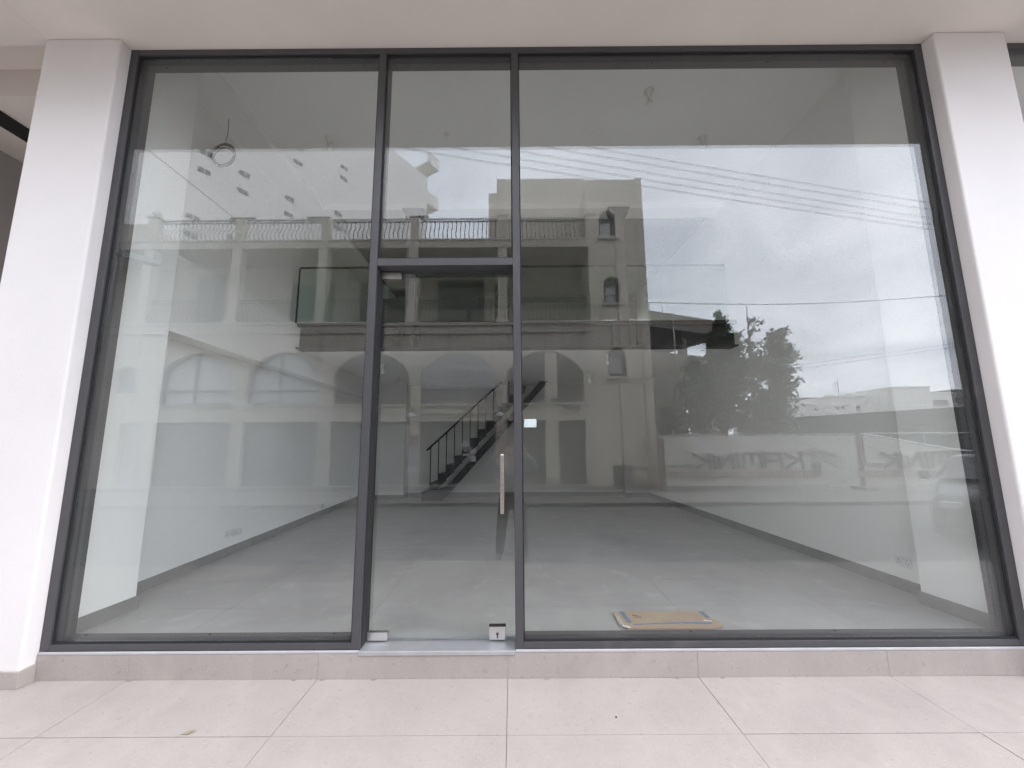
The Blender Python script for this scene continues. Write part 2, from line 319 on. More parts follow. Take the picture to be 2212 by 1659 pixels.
# base of the shopfront: riser tiles
MB().box(-3.04, 3.288, .0, .16, -.1, .148).build('plinth', 'grout', sb)
ed = [-3.028]+[X0+1.2*i for i in range(5)]+[3.276]
for a, b in zip(ed[:-1], ed[1:]): MB().box(a+.0008, b-.0008, -.012, -.0005, .001, .1485).build('base_tile', 'pave', sb)
# room: walls a little out of square, as they are
WL = lambda y: -3.36-.0358*(y-.98); WR = lambda y: 3.45-.0404*(y-.83); BK = 7.0
MB().box(-3.05, 3.3, .165, .69, 0, .1).build('floor_base', 'fgrout', sb)
MB().hexa([(-3.6, .17, .02), (3.6, .17, .02), (3.6, 7.3, .02), (-3.8, 7.3, .02), (-3.6, .17, FZ-.004), (3.6, .17, FZ-.004), (3.6, 7.3, FZ-.004), (-3.8, 7.3, FZ-.004)]).build('floor_screed', 'fgrout', sb)
MB().wall((WL(.16), .16), (WL(7.2), 7.2), .3, 0, 5.22).build('side_wall', 'paint', sb)
MB().wall((WR(7.2), 7.2), (WR(.16), .16), .3, 0, 5.22).build('side_wall', 'paint', sb)
MB().hexa([(-3.45, .17, 0), (-3.115, .17, 0), (-3.075, .68, 0), (-3.45, .68, 0), (-3.45, .17, 5.219), (-3.115, .17, 5.219), (-3.075, .68, 5.219), (-3.45, .68, 5.219)]).build('pier', 'paint', sb, bevel=.006)
MB().hexa([(3.36, .17, 0), (3.6, .17, 0), (3.6, .68, 0), (3.305, .68, 0), (3.36, .17, 5.219), (3.6, .17, 5.219), (3.6, .68, 5.219), (3.305, .68, 5.219)]).build('pier', 'paint', sb, bevel=.006)
MB().wall((-3.115, .682), (-3.40, 6.98), .5, 2.49, 3.225).build('bulkhead', 'paint', sb)
# drops in the ceiling
MB().wall((-2.96, .17), (-3.02, 7), .6, 5.13, 5.219).build('ceiling_drop', 'paint', sb)
MB().box(-3.4, 3.4, 3.02, 3.32, 5.12, 5.218).build('ceiling_beam', 'paint', sb)
# back wall with a window on the upper floor
plate('back_wall', rect(-3.8, 3.5, 0, 5.22), [rect(2.28, 3.17, 3.45, 4.53)], 7.0, 7.25, 'dimpaint', sb)
plate('upper_back_wall', rect(-3.55, 3.3, 3.195, 5.215), [rect(2.28, 3.17, 3.45, 4.53)], 6.96, 6.999, 'darkplaster', sb)  # sheet over the back wall, darker grey than the room paint
MB().box(-3.4, 3.3, 3.33, 6.95, 5.19, 5.2185).build('upper_ceiling', 'darkplaster', sb)
MB().box(-3.72, -2.55, 6.62, 6.999, .0, 2.86).build('back_pilaster', 'dimpaint', sb, bevel=.004)
MB().box(2.66, 3.4, 6.80, 6.999, .0, 2.86).build('back_pilaster', 'dimpaint', sb, bevel=.004)
MB().box(-3.6, 3.4, 3.16, 6.999, 2.862, 3.19).build('mezzanine_slab', 'paint', sb)
# skirtings
sk = MB(); sk.wall((WL(.69)+.012, .69), (WL(6.62)+.012, 6.62), .014, FZ, FZ+.10); sk.build('skirting', 'skirt', sb)
MB().wall((WR(6.8)-.012, 6.8), (WR(.69)-.012, .69), .014, FZ, FZ+.10).build('skirting', 'skirt', sb)
MB().wall((-3.103, .172), (-3.063, .692), .02, FZ, FZ+.10).wall((-3.063, .681), (-3.36, .681), -.012, FZ, FZ+.1001).build('skirting', 'skirt', sb)
MB().wall((3.293, .692), (3.348, .172), .02, FZ, FZ+.10).wall((3.293, .681), (3.5, .681), .012, FZ, FZ+.1001).build('skirting', 'skirt', sb)
MB().box(-3.6, -2.55, 6.608, 6.62, FZ, FZ+.10).box(-2.55, -2.538, 6.608, 7, FZ, FZ+.1).build('skirting', 'skirt', sb)
MB().box(-2.537, 2.648, 6.988, 7, FZ, FZ+.10).build('skirting', 'skirt', sb)
MB().box(2.648, 3.3, 6.788, 6.80, FZ, FZ+.10).box(2.648, 2.66, 6.788, 7, FZ, FZ+.1).build('skirting', 'skirt', sb)
# floor tiles of the room
ft = structure('shop_floor', MB().box(-3.3, 3.3, .17, 7, .021, FZ-.003), 'fgrout')
ys = [.17, .68]+[.68+.6*k for k in range(1, 11)]+[7.0]
for a, b in zip(ys[:-1], ys[1:]):
    for i in range(-3, 4):
        x0 = -1.1+1.2*i; x1 = x0+1.2
        x0 = max(x0, WL((a+b)/2)+.0); x1 = min(x1, WR((a+b)/2))
        if x1-x0 > .05: MB().box(x0+.0015, x1-.0015, a+.0015, b-.0015, .1, FZ).build('floor_tile', 'ftile', ft)
# passage beyond the left column
PZC = 4.64
MB().box(-12, -3.63, -.04, .45, 4.92, 5.2).build('passage_ceiling', 'soffit', sb)
MB().box(-12, -3.63, .451, 6, PZC, 5.2).build('passage_ceiling', 'soffit', sb)
px_ = float(hit(20, 335, 2, PZC)[0])
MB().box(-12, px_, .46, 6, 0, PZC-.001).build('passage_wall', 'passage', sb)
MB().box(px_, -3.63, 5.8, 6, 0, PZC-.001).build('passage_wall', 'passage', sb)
ta, tb_ = float(hit(30, 257, 2, PZC)[0]), float(hit(30, 284, 2, PZC)[0])
MB().box(min(ta, tb_)-.02, max(ta, tb_), .5, 5.7, PZC-.02, PZC-.001).build('ceiling_track', 'black', sb)
MB().box(-12, -3.63, .021, 6, -.1, .001).build('passage_floor', 'pave', sb)

# ================================================================== the shopfront
XL, XR, ZB = -3.0387, 3.2878, .165
sf = thing('shopfront', 'tall anthracite framed glass shopfront with three fixed panes between white columns', 'shopfront', (0, .08, .16))
D0, D1 = .0, .155
MB().box(XL, XL+.06, D0, D1, ZB, ZT-.002).build('stile', 'frame', sf, bevel=.002)
MB().box(XR-.06, XR, D0, D1, ZB, ZT-.002).build('stile', 'frame', sf, bevel=.002)
MB().box(XL+.0605, XR-.0605, D0+.001, D1, 4.553, ZT-.002).build('top_rail', 'frame', sf, bevel=.002)
M1, M2 = (-1.043, -.989), (.008, .059)
for a, b in (M1, M2): MB().box(a, b, D0-.002, D1, ZB, 4.5525).build('mullion', 'frame', sf, bevel=.002)
MB().box(M1[1]+.0005, M2[0]-.0005, D0, D1, 2.757, 2.812).build('transom', 'frame', sf, bevel=.002)
for a, b in ((XL+.0605, M1[0]-.0005), (M2[1]+.0005, XR-.0605)):
    MB().box(a, b, D0+.001, D1, ZB, .203).build('bottom_rail', 'frame', sf, bevel=.002)
for a, b, z0, z1 in ((XL+.06, M1[0], .203, 4.553), (M1[1], M2[0], 2.812, 4.553), (M2[1], XR-.06, .203, 4.553)):
    p = MB().box(a+.004, b-.004, .024, .046, z0+.004, z1-.004).build('pane', 'pane', sf)
    g = MB(); g.box(a+.001, b-.001, .0125, .0235, z0+.001, z0+.011).box(a+.001, b-.001, .0125, .0235, z1-.013, z1-.001).box(a+.001, a+.010, .013, .0235, z0+.0115, z1-.0135).box(b-.010, b-.001, .013, .0235, z0+.0115, z1-.0135)
    g.build('gasket', 'gasket', p)  # black gasket strips, also drawing the shadow line between frame face and glass
MB().box(XL+.01, M1[1], -.0135, .0, .1495, .1645).box(M2[0], XR-.01, -.0135, .0, .1495, .1645).build('sill_trim', 'trim', sf, bevel=.003)
th = MB().box(M1[1], M2[0], -.018, .165, .136, .163).build('threshold', 'alu', sf, bevel=.004)
me = MB().cyl((0, 0, -.003), (0, 0, .0), .0085, 8).mesh('screw_hole', 'gasket')
for u, v in ((360, 146), (574, 144), (787, 141), (882, 142), (1063, 140), (1158, 139), (1408, 137), (1658, 134), (1909, 134)):
    p = hit(u, v, 2, 4.552); link('screw_hole', me, sf, (p[0], min(max(p[1], .06), .13), 4.5525))
for u, v in ((192, 1369), (457, 1368), (722, 1368), (1491, 1363), (1803, 1362), (2118, 1362)):
    p = hit(u, v, 2, .204); link('screw_hole', me, sf, (p[0], min(max(p[1], .06), .13), .2055))
# sticker on the right pane
a, b = hit(1131, 905, 1, .02), hit(1159, 923, 1, .02)
tag(MB().prism([(a[0], b[2]+.001), (b[0], b[2]), (b[0], a[2]-.003), (b[0]-.004, a[2]), (a[0]+.006, a[2]-.002)], .0226, .0236).build('sticker', 'sticker', None), 'small pale rectangular sticker on the glass beside the door', 'sticker')
# ------------------------------------------------------------------ glass door
GY = .112
dr = thing('glass_door', 'frameless glass door with steel patch fittings and a long bar handle', 'door', (-.49, GY, .19))
MB().box(M1[1]+.006, M2[0]-.005, GY-.005, GY+.005, .170, 2.750).build('pane', 'pane', dr)
def onY(u, v, y): p = hit(u, v, 1, y); return p[0], p[2]
def patch(name, u0, v0, u1, v1, m='steel', y=GY-.016, lab=None):
    x0, z1 = onY(u0, v0, y); x1, z0 = onY(u1, v1, y)
    o = MB().box(x0, x1, y, GY-.0052, z0, z1).box(x0, x1, GY+.0052, GY+.016, z0, z1).build(name, m, dr, bevel=.0015); return o, (x0, x1, z0, z1)
patch('hinge_patch', 825, 588.5, 866, 602); patch('hinge_patch', 792, 1366.5, 836, 1384)
lk, (x0, x1, z0, z1) = patch('lock_patch', 1057, 1354, 1092, 1382)
MB().box(x0-.002, x1+.002, GY-.0165, GY+.0165, z1+.0005, z1+.006).build('lock_cap', 'gasket', lk)
xm, zm = (x0+x1)/2, z0+(z1-z0)*.38
MB().lathe([(.0095, -.0012), (.0095, .0)], (xm, GY-.0165, zm+.006), 14, 'y').box(xm-.005, xm+.005, GY-.0178, GY-.0164, zm-.02, zm+.004).build('lock_cylinder', 'ink', lk)
x0, z1 = onY(1080.6, 982, .055); x1, z0 = onY(1088.8, 1110, .055)
h = MB().box(x0, x1, .042, .062, z0, z1).box(x0, x1, .162, .182, z0, z1).build('bar_handle', 'copperish', dr, bevel=.003)
for z in (z0+.06, z1-.06): MB().cyl(((x0+x1)/2, .063, z), ((x0+x1)/2, GY-.0055, z), .008, 10).cyl(((x0+x1)/2, GY+.0055, z), ((x0+x1)/2, .161, z), .008, 10).build('standoff', 'steel', h)
MB().box(M1[1]+.001, M1[1]+.004, .02, .15, .165, 2.755).build('brush_seal', 'gasket', dr)
# ------------------------------------------------------------------ next shopfront beyond the right column
nf = thing('neighbour_shopfront', 'next anthracite framed glass shopfront beyond the right white column', 'shopfront', (5.5, .08, .16))
MB().box(3.846, 3.91, D0, D1, ZB, ZT-.002).build('stile', 'frame', nf); MB().box(3.9105, 9, D0+.001, D1, 4.553, ZT-.002).build('top_rail', 'frame', nf)
MB().box(3.9105, 9, D0+.001, D1, ZB, .203).build('bottom_rail', 'frame', nf); MB().box(3.914, 9, .024, .036, .207, 4.549).build('pane', 'pane', nf)
MB().box(3.846, 9, 0, .16, -.1, .163).build('base', 'pave', nf)
MB().box(3.76, 9, .17, 6, .0, FZ).build('neighbour_floor', 'ftile', sb); MB().box(3.76, 9, 5.8, 6, FZ, 5.2).build('neighbour_wall', 'paint', sb); MB().box(9, 9.2, -.02, 6, 0, 5.2).build('neighbour_wall', 'paint', sb)

# ================================================================== things in the shop
BY = 3.05
bm_ = thing('steel_beam', 'grey steel I-beam with stiffeners carrying the mezzanine front edge', 'beam', (0, BY, 2.85))
xa, xb = -3.24, WR(BY)-.005
MB().box(xa, xb, BY-.012, BY+.0, 2.872, 3.19).build('web', 'beam', bm_)
MB().box(xa, xb, BY-.115, BY+.10, 2.85, 2.8715).build('flange', 'beam', bm_, bevel=.002); MB().box(xa, xb, BY-.115, BY+.10, 3.1905, 3.212).build('flange', 'beam', bm_, bevel=.002)
posts = []
for us in ((857, 868, 888, 904), (1325.5, 1342, 1364, 1380)):
    xs = [hit(u, 730, 1, BY-.11)[0] for u in us]
    for x in xs: MB().box(x-.006, x+.006, BY-.112, BY-.0125, 2.873, 3.189).build('stiffener', 'beam', bm_)
    posts.append((xs[0]+xs[3])/2)
MB().box(xa, xb, BY-.12, BY-.09, 3.2125, 3.245).build('fascia_strip', 'gasket', bm_)
for k, x in enumerate(posts):
    c = thing('steel_column', ['grey steel post on the mezzanine nearer the left wall', 'grey steel post on the mezzanine nearer the right wall'][k], 'post', (x, BY, 3.21), 'mezzanine posts')
    MB().box(x-.072, x+.072, BY-.07, BY-.058, 3.23, 5.0).box(x-.072, x+.072, BY+.058, BY+.07, 3.23, 5.0).box(x-.006, x+.006, BY-.058, BY+.058, 3.23, 5.0).box(x-.07, x-.063, BY-.0575, BY+.0575, 3.23, 5).build('shaft', 'post', c)
    MB().hexa([(x-.125, BY-.07, 5.0), (x+.125, BY-.07, 5.0), (x+.125, BY+.1, 5.0), (x-.125, BY+.1, 5.0), (x-.17, BY-.07, 5.119), (x+.17, BY-.07, 5.119), (x+.17, BY+.1, 5.119), (x-.17, BY+.1, 5.119)]).build('head_plate', 'post', c)
    MB().box(x-.15, x+.15, BY-.085, BY+.1, 3.2125, 3.2295).box(x-.14, x-.085, BY-.06, BY-.048, 3.23, 3.27).box(x+.085, x+.14, BY-.06, BY-.048, 3.23, 3.27).build('base_plate', 'post', c)
gb = thing('glass_balustrade', 'frameless glass balustrade with a dark top rail on the mezzanine edge', 'balustrade', (0, BY, 3.21))
gx = [xa-.07, -1.7, -.02, 1.68, xb-.04]
for a, b in zip(gx[:-1], gx[1:]): MB().box(a+.004, b-.004, BY+.02, BY+.032, 3.213, 4.165).build('pane', 'bglass', gb)
MB().box(gx[0], gx[-1], BY+.012, BY+.040, 4.166, 4.188).build('top_rail', 'gasket', gb)
MB().box(gx[0]-.016, gx[0]-.001, BY+.012, BY+.04, 3.2135, 4.165).build('end_post', 'gasket', gb)
# staircase: straight black steel flight along the back wall
st = thing('staircase', 'black steel open staircase with slim balusters climbing to the mezzanine', 'staircase', (-1.9, 6.5, FZ))
SY = 6.36
foot = hit(910, 1082, 1, SY); fx = foot[0]; top = hit(1175, 833, 1, SY)
slope = (top[2]-hit(960, 1076, 1, SY)[2])/(top[0]-hit(960, 1076, 1, SY)[0]); bx0 = hit(960, 1076, 1, SY)[0]; bz0 = hit(960, 1076, 1, SY)[2]
zt_ = 3.15; under = lambda x: bz0+slope*(x-bx0)
xe = bx0+(zt_-bz0)/slope
th_ = .20
poly = [(fx, FZ+.002), (bx0-.05, FZ+.002), (xe, zt_), (xe-.0, zt_+.03), (xe-.45, zt_+.03), (fx+.13, under(fx+.13)+.29), (fx, FZ+.17)]
low = [(fx, FZ+.002), (bx0-.06, FZ+.002), (bx0, bz0+.0), (xe+.2, under(xe+.2)), (xe+.2, under(xe+.2)+.20), (bx0, bz0+.205), (fx+.26, FZ+.20), (fx, FZ+.20)]
for y in (SY, SY+.55): MB().prism(low, y, y+.012).build('stringer', 'black', st)
rise = .20; run = rise/slope; nst = 13
for k in range(nst):
    x = fx+.02+run*k; z = FZ+.20+rise*k*1.0
    if z > 3.1: break
    MB().box(x, x+run+.03, SY+.0125, SY+.549, z-.012, z).box(x+.001, x+.01, SY+.0125, SY+.549, z-.075, z-.0125).build('tread', 'black', st)
    MB().prism([(x+.002, z-.32), (x+run*1.0, z-.16), (x+run*1.0, z-.03), (x+run*.85, z-.001), (x+.002, z-.001)], SY-.012, SY-.0005).build('tread_cheek', 'black', st)
r0 = hit(922, 973, 1, SY); r1 = hit(1072, 835, 1, SY); rs = (r1[2]-r0[2])/(r1[0]-r0[0])
MB().tube([(r0[0], SY+.01, r0[2]), (r0[0]+1.75, SY+.01, r0[2]+1.75*rs)], .023, 8).build('handrail', 'black', st)
for k in range(11):
    x = r0[0]+.09+run*k
    if r0[2]+rs*(x-r0[0]) > 3.2: break
    MB().box(x-.011, x+.011, SY+.0, SY+.022, FZ+.2+rise*max(0, k-.2), r0[2]+rs*(x-r0[0])).build('baluster', 'black', st)
# bare bulbs in batten holders
def bulb(p, lab, has=True, grp='bare bulbs'):
    t = thing('light_bulb', lab, 'light bulb', tuple(p), grp); x, y, z = p
    b = MB().lathe([(.052, 0), (.052, -.012), (.028, -.028), (.026, -.075), (.022, -.078)], (x, y, z), 14).build('holder', 'holder', t, True)
    MB().lathe([(.0265, -.056), (.0265, -.064)], (x, y, z), 14).build('ring', 'gasket', b)
    if has: MB().lathe([(.014, -.078), (.018, -.095), (.031, -.125), (.034, -.145), (.026, -.168), (.008, -.178)], (x, y, z), 14).build('bulb', 'bulb', t, True)
CZ = 5.219
bulb(hit(1402, 196, 2, CZ), 'bare bulb on the ceiling in front of the right half of the mezzanine')
bulb(hit(1519, 296, 2, CZ), 'second bare bulb on the ceiling, toward the right wall and deeper in')
bulb(hit(712, 298, 2, CZ), 'bare bulb on the ceiling near the hanging cable coil')
for u, v, l in ((828, 803, 'bare bulb under the mezzanine at the left, in front of the stair foot'), (867, 830, 'small bare bulb under the mezzanine behind the left one'), (1312, 783, 'bare bulb under the mezzanine on the right'), (1273, 827, 'small bare bulb under the mezzanine behind the right one')):
    zc = 2.861; d = ray(u, v-12); bulb(hit(u, v-16, 2, zc), l)
p = hit(965, 290, 2, CZ)
tag(MB().lathe([(.035, 0), (.035, -.006), (.02, -.008)], p, 16).lathe([(.012, -.0085), (.010, -.016)], p, 8).build('ceiling_plate', 'holder', None), 'small round blank plate on the ceiling above the door', 'ceiling plate')
# coil of cable hanging from the ceiling
q_ = hit(483, 335, 1, 1.25); p = np.array([q_[0]+.01, q_[1], CZ]); cc = thing('cable_coil', 'coil of grey electric cable hanging from the ceiling by the left wall', 'cable', tuple(p))
MB().tube([p, (p[0]+.012, p[1], (p[2]+q_[2])/2), (q_[0]+.005, p[1], q_[2]+.125)], .0035, 5).build('drop', 'cable', cc)
for k in range(6):
    r = .105+.006*k; cx = q_[0]+random.uniform(-.018, .022); cz = q_[2]+random.uniform(-.014, .012); w = random.uniform(.004, .02)
    MB().tube([(cx+r*math.cos(a), p[1]+w*math.sin(a+k), cz+r*1.04*math.sin(a)) for a in np.linspace(0, 2*math.pi, 30)[:-1]], .0055, 6, closed=True).build('loop', 'cable', cc)
# sockets
def wsock(u0, v0, u1, v1, side, lab, holes=2):
    X = (lambda y: WL(y)) if side < 0 else (lambda y: WR(y))
    y = hit((u0+u1)/2, (v0+v1)/2, 0, X(1.5))[1]; P = hit((u0+u1)/2, (v0+v1)/2, 0, X(y)); x = X(P[1])
    t = thing('wall_socket', lab, 'socket', (x, P[1], P[2]), 'wall sockets')
    s = -side; w = .073 if holes == 2 else .043
    MB().box(*sorted((x+s*.001, x+s*.011)), P[1]-w, P[1]+w, P[2]-.043, P[2]+.043).build('plate', 'socket', t, bevel=.004)
    for q in ((-.036, .036) if holes == 2 else (0,)):
        for dy, dz in ((0, .012), (-.011, -.012), (.011, -.012)): MB().box(*sorted((x+s*.0112, x+s*.0118)), P[1]+q+dy-.003, P[1]+q+dy+.003, P[2]+dz-.004, P[2]+dz+.004).build('pin_hole', 'ink', t)
wsock(484, 1141, 503, 1164, -1, 'double wall socket on the left wall, closer to the glass'); wsock(504, 1138, 522, 1159, -1, 'double wall socket on the left wall just behind its twin')
wsock(694, 1084, 701, 1100, -1, 'single wall socket low on the left wall, far down the room', 1); wsock(754, 1066, 760, 1080, -1, 'single wall socket low on the left wall, at the far back corner', 1)
wsock(1936, 1198, 1970, 1228, 1, 'double wall socket low on the right wall')
# flattened cardboard boxes on the floor
def sheet(name, pts, z, th, m, lab):
    t = MB(); n = len(pts); t.add([(*p, z) for p in pts]+[(p[0], p[1], z+th) for p in pts], [tuple(reversed(range(n))), tuple(range(n, 2*n))]+[(i, (i+1) % n, (i+1) % n+n, i+n) for i in range(n)])
    return t
def onF(u, v, z=FZ): p = hit(u, v, 2, z); return (float(p[0]), float(p[1]))
cb2 = thing('cardboard_sheet', 'lower flattened cardboard sheet sticking out under the printed one', 'cardboard', (1.1, .4, FZ), 'flattened cardboard')
sheet('', [onF(1329, 1330), onF(1347, 1359), onF(1562, 1357), onF(1556, 1345), onF(1500, 1326)], FZ+.001, .006, 'cardedge', '').build('panel', 'card', cb2)
MB().hexa([(*onF(1500, 1357), FZ+.0075), (*onF(1562, 1355), FZ+.0075), (*onF(1558, 1350), FZ+.012), (*onF(1470, 1353), FZ+.0075), (*onF(1500, 1357), FZ+.011), (*onF(1562, 1355), FZ+.018), (*onF(1558, 1350), FZ+.02), (*onF(1470, 1353), FZ+.012)]).build('flap', 'cardedge', cb2)
cb = thing('cardboard_box', 'flattened brown cardboard box with blue print lying behind the glass', 'cardboard', (1.1, .45, FZ), 'flattened cardboard')
zc = FZ+.018
body = [onF(1326, 1321, zc), onF(1356, 1357, zc), onF(1540, 1356, zc), onF(1561, 1349, zc), onF(1535, 1336, zc), onF(1521, 1320, zc)]
sheet('', body, FZ+.0085, .0095, '', '').build('panel', 'card', cb)
def strip(name, a, b, w0, w1, m, dz=.0006):
    A, B = Vector(onF(*a, zc)), Vector(onF(*b, zc)); d = (B-A).normalized(); n = Vector((-d.y, d.x))
    sheet('', [tuple(A+n*w0), tuple(A-n*w0), tuple(B-n*w1), tuple(B+n*w1)], zc+dz, .0004, m, '').build(name, m, cb)
strip('blue_band', (1342, 1321), (1360, 1345), .016, .016, 'blue'); strip('blue_band', (1512, 1320.6), (1530, 1335), .016, .016, 'blue'); strip('blue_band', (1368, 1349), (1470, 1345.5), .006, .011, 'blue'); strip('blue_band', (1472, 1345.5), (1538, 1346.5), .011, .014, 'blue')
strip('pale_flap', (1329, 1324), (1344, 1349), .014, .020, 'cardedge', .0011); strip('pale_flap', (1344, 1351), (1362, 1356), .016, .014, 'paleprint', .0016); strip('pale_flap', (1520, 1340), (1538, 1342), .012, .006, 'paleprint', .0011)
for a, b, w in (((1365, 1330), (1378, 1330), .004), ((1368, 1334), (1380, 1333), .006), ((1372, 1328), (1384, 1337), .003), ((1380, 1330), (1386, 1334), .003), ((1366, 1327.5), (1372, 1331), .004)): strip('printed_mark', a, b, w, w*.7, 'ink', .0007)
for k in range(5): strip('printed_mark', (1494+k*4.2, 1328), (1502+k*4.2, 1338), .0025, .0025, 'fadedink', .0007)
strip('crease', (1388, 1322), (1412, 1346), .0022, .0022, 'cardedge', .0005); strip('crease', (1448, 1322), (1483, 1343), .0018, .0022, 'cardedge', .0005)
for k in range(11): strip('printed_mark', (1392+k*11, 1353.4-.25*k), (1400+k*11, 1353.2-.25*k), .003, .003, 'fadedink', .0008)

p = hit(405, 1584, 2, .001); lf = MB().add([(p[0]-.028, p[1]-.01, .002), (p[0]-.005, p[1]+.014, .004), (p[0]+.03, p[1]+.012, .011), (p[0]+.012, p[1]-.012, .005), (p[0]-.028, p[1]-.01, .003), (p[0]-.005, p[1]+.014, .005), (p[0]+.03, p[1]+.012, .0125), (p[0]+.012, p[1]-.012, .006)], [(0, 1, 2, 3), (7, 6, 5, 4), (0, 4, 5, 1), (1, 5, 6, 2), (2, 6, 7, 3), (3, 7, 4, 0)]).build('dry_leaf', 'fadedink', None)
tag(lf, 'small curled dry leaf on the pavement tiles', 'leaf')
p = hit(1331, 1550, 2, .001); tag(MB().lathe([(.004, 0), (.006, .003), (.003, .006)], (p[0], p[1], .0005), 7).build('pebble', 'ink', None), 'tiny black pebble on the pavement tiles', 'pebble')
for u in (292, 640, 700, 810, 1180, 1462, 1560):
    p = hit(u, 1463, 2, .001); x = p[0]; w_ = random.uniform(.008, .022)
    MB().add([(x-w_, -.016, .0008), (x+w_, -.0155, .0008), (x+w_*.7, -.024, .0008), (x-w_*.5, -.027, .0008), (x-w_, -.016, .003), (x+w_, -.0155, .0025), (x+w_*.7, -.024, .002), (x-w_*.5, -.027, .002)], [(3, 2, 1, 0), (4, 5, 6, 7), (0, 1, 5, 4), (1, 2, 6, 5), (2, 3, 7, 6), (3, 0, 4, 7)]).build('mortar_smear', 'grout', pv)

# ================================================================== house across the street (seen in the glass)
XWL, XT0, XT1 = -17.5, MX(1274, 600, YF), MX(1407, 770, YF)
sb2 = thing('street_house', 'old beige house across the street with arches, wrought iron balconies and a stair tower', 'house', (-5, -13, PZ))
Zs0, Zs1, Zr0, Zr1, ZTW = 5.36, 5.66, 8.47, 8.79, 11.13
YR = -12.2                                       # wall behind the balcony
aw = [(343, 500), (531, 689), (719, 880), (905, 1071), (1095, 1263)]
AW = [(MX(a, 840, YF), MX(b, 840, YF)) for a, b in aw]
gd = [(325, 491), (518, 682), (708, 874), (901, 1071), (1095, 1180), (1208, 1268)]
GD = [(MX(a, 985, YF), MX(b, 985, YF)) for a, b in gd]
SILL, SPR, CRN, DTOP, DBOT = 2.76, 3.86, 4.60, 2.16, .0
nx0, nx1 = MX(251, 800, YF), MX(296, 800, YF); ox0, ox1 = MX(249, 985, YF), MX(302, 985, YF)
holes = [arch(a, b, SILL, SPR, CRN) for a, b in AW]+[rect(a, b, DBOT, DTOP) for a, b in GD]
holes += [arch(nx0, nx1, 3.2, 3.8, 3.8+(nx1-nx0)/2), rect(ox0, ox1, DBOT, DTOP)]
plate('wall', rect(XWL, XT0-.002, PZ-.05, Zs0), holes, YF-.3, YF, 'render', sb2)
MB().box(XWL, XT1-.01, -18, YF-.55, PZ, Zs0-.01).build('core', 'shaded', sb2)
# plinth, bands
MB().box(XWL, XT1, YF+.0005, YF+.05, PZ-.01, PZ+.13).build('plinth', 'kerb', sb2)
for a, b in AW: MB().box(a-.08, b+.08, YF+.0005, YF+.07, SILL-.07, SILL-.001).build('window_sill', 'trimw', sb2)
MB().box(XWL, XT0-.003, YF+.0005, YF+.06, Zs0-.10, Zs0-.001).build('cornice', 'trimw', sb2)
# windows behind the arches
def arch_window(a, b, split):
    w = plate('window', arch(a-.02, b+.02, SILL-.02, SPR, CRN+.02), [], YF-.28, YF-.25, 'wpane', sb2)
    fr = MB(); t = .05; zt = SILL+.46
    fr.box(a, b, YF-.25, YF-.2, SILL, SILL+.07).box(a, b, YF-.25, YF-.199, zt, zt+.08).box(a, a+.06, YF-.25, YF-.2, SILL+.07, SPR+.02).box(b-.06, b, YF-.25, YF-.2, SILL+.07, SPR+.02).box(split-.04, split+.04, YF-.25, YF-.198, SILL+.07, CRN-.03)
    fr.build('frame', 'wframe', w)
    pts = arch(a+.01, b-.01, SILL, SPR, CRN-.0)[2:]
    MB().tube([(x, YF-.225, z-.03) for x, z in pts], .035, 4).build('arch_frame', 'wframe', w)
    return w
w1 = arch_window(*AW[0], MX(415, 800, YF)); w2 = arch_window(*AW[1], MX(600, 800, YF))
for w, (a, b), fr in ((w1, AW[0], (.17, .42, .80)), (w2, AW[1], (.26, .58, .86))):
    for q in fr:
        x = a+(b-a)*q; MB().tube([(x+.22*math.cos(t), YF-.243, SPR-.05+.25*math.sin(t)) for t in np.linspace(0, 6.283, 18)[:-1]], .018, 4, closed=True).build('round_transfer', 'signp', w)
plate('window', arch(AW[2][0]-.02, AW[2][1]+.02, SILL-.02, SPR, CRN+.02), [], YF-.26, YF-.2, 'shutter', sb2)
# two-part arch with a plaster strip in the middle
pa, pb = MX(1178, 840, YF), MX(1204, 840, YF)
plate('window', arch(AW[4][0]-.02, AW[4][1]+.02, SILL-.02, SPR, CRN+.02), [], YF-.27, YF-.22, 'shutter', sb2)
MB().box(pa, pb, YF-.215, YF-.002, SILL+.0, CRN-.1).build('pilaster', 'render', sb2)
# ground floor shutters and doors
for k, (a, b) in enumerate(GD):
    if k == 3: continue
    o = MB().box(a-.02, b+.02, YF-.27, YF-.2, DBOT-.02, DTOP+.02).build('shutter' if k < 3 else 'door', 'shutter2' if k < 3 else 'shutter', sb2)
    if k < 3:
        for j in range(13): MB().box(a, b, YF-.2, YF-.19, DBOT+.02+j*.165, DBOT+.175+j*.165).build('slat', 'shutter2', o)
    MB().box(a-.05, b+.05, YF+.0005, YF+.045, DBOT-.05, DBOT-.002).build('door_step', 'trimw', sb2)
    for xx in (a-.06, b): MB().box(xx, xx+.06, YF+.0005, YF+.02, DBOT, DTOP+.06).build('door_surround', 'trimw', sb2)
    MB().box(a, b, YF+.0005, YF+.02, DTOP, DTOP+.06).build('door_surround', 'trimw', sb2)
plate('niche', arch(nx0-.01, nx1+.01, 3.18, 3.8, 3.81+(nx1-nx0)/2), [], YF-.25, YF-.2, 'shutter2', sb2)
o = MB().box(ox0-.02, ox1+.02, YF-.27, YF-.22, DBOT-.02, DTOP+.02).build('window', 'wpane', sb2)
MB().box(ox0, ox1, YF-.219, YF-.19, 1.0, 1.09).box((ox0+ox1)/2-.05, (ox0+ox1)/2+.05, YF-.219, YF-.188, DBOT, DTOP).box(ox0, ox1, YF-.219, YF-.19, DTOP-.1, DTOP).box(ox0, ox1, YF-.219, YF-.19, DBOT, DBOT+.08).build('frame', 'signp', o)
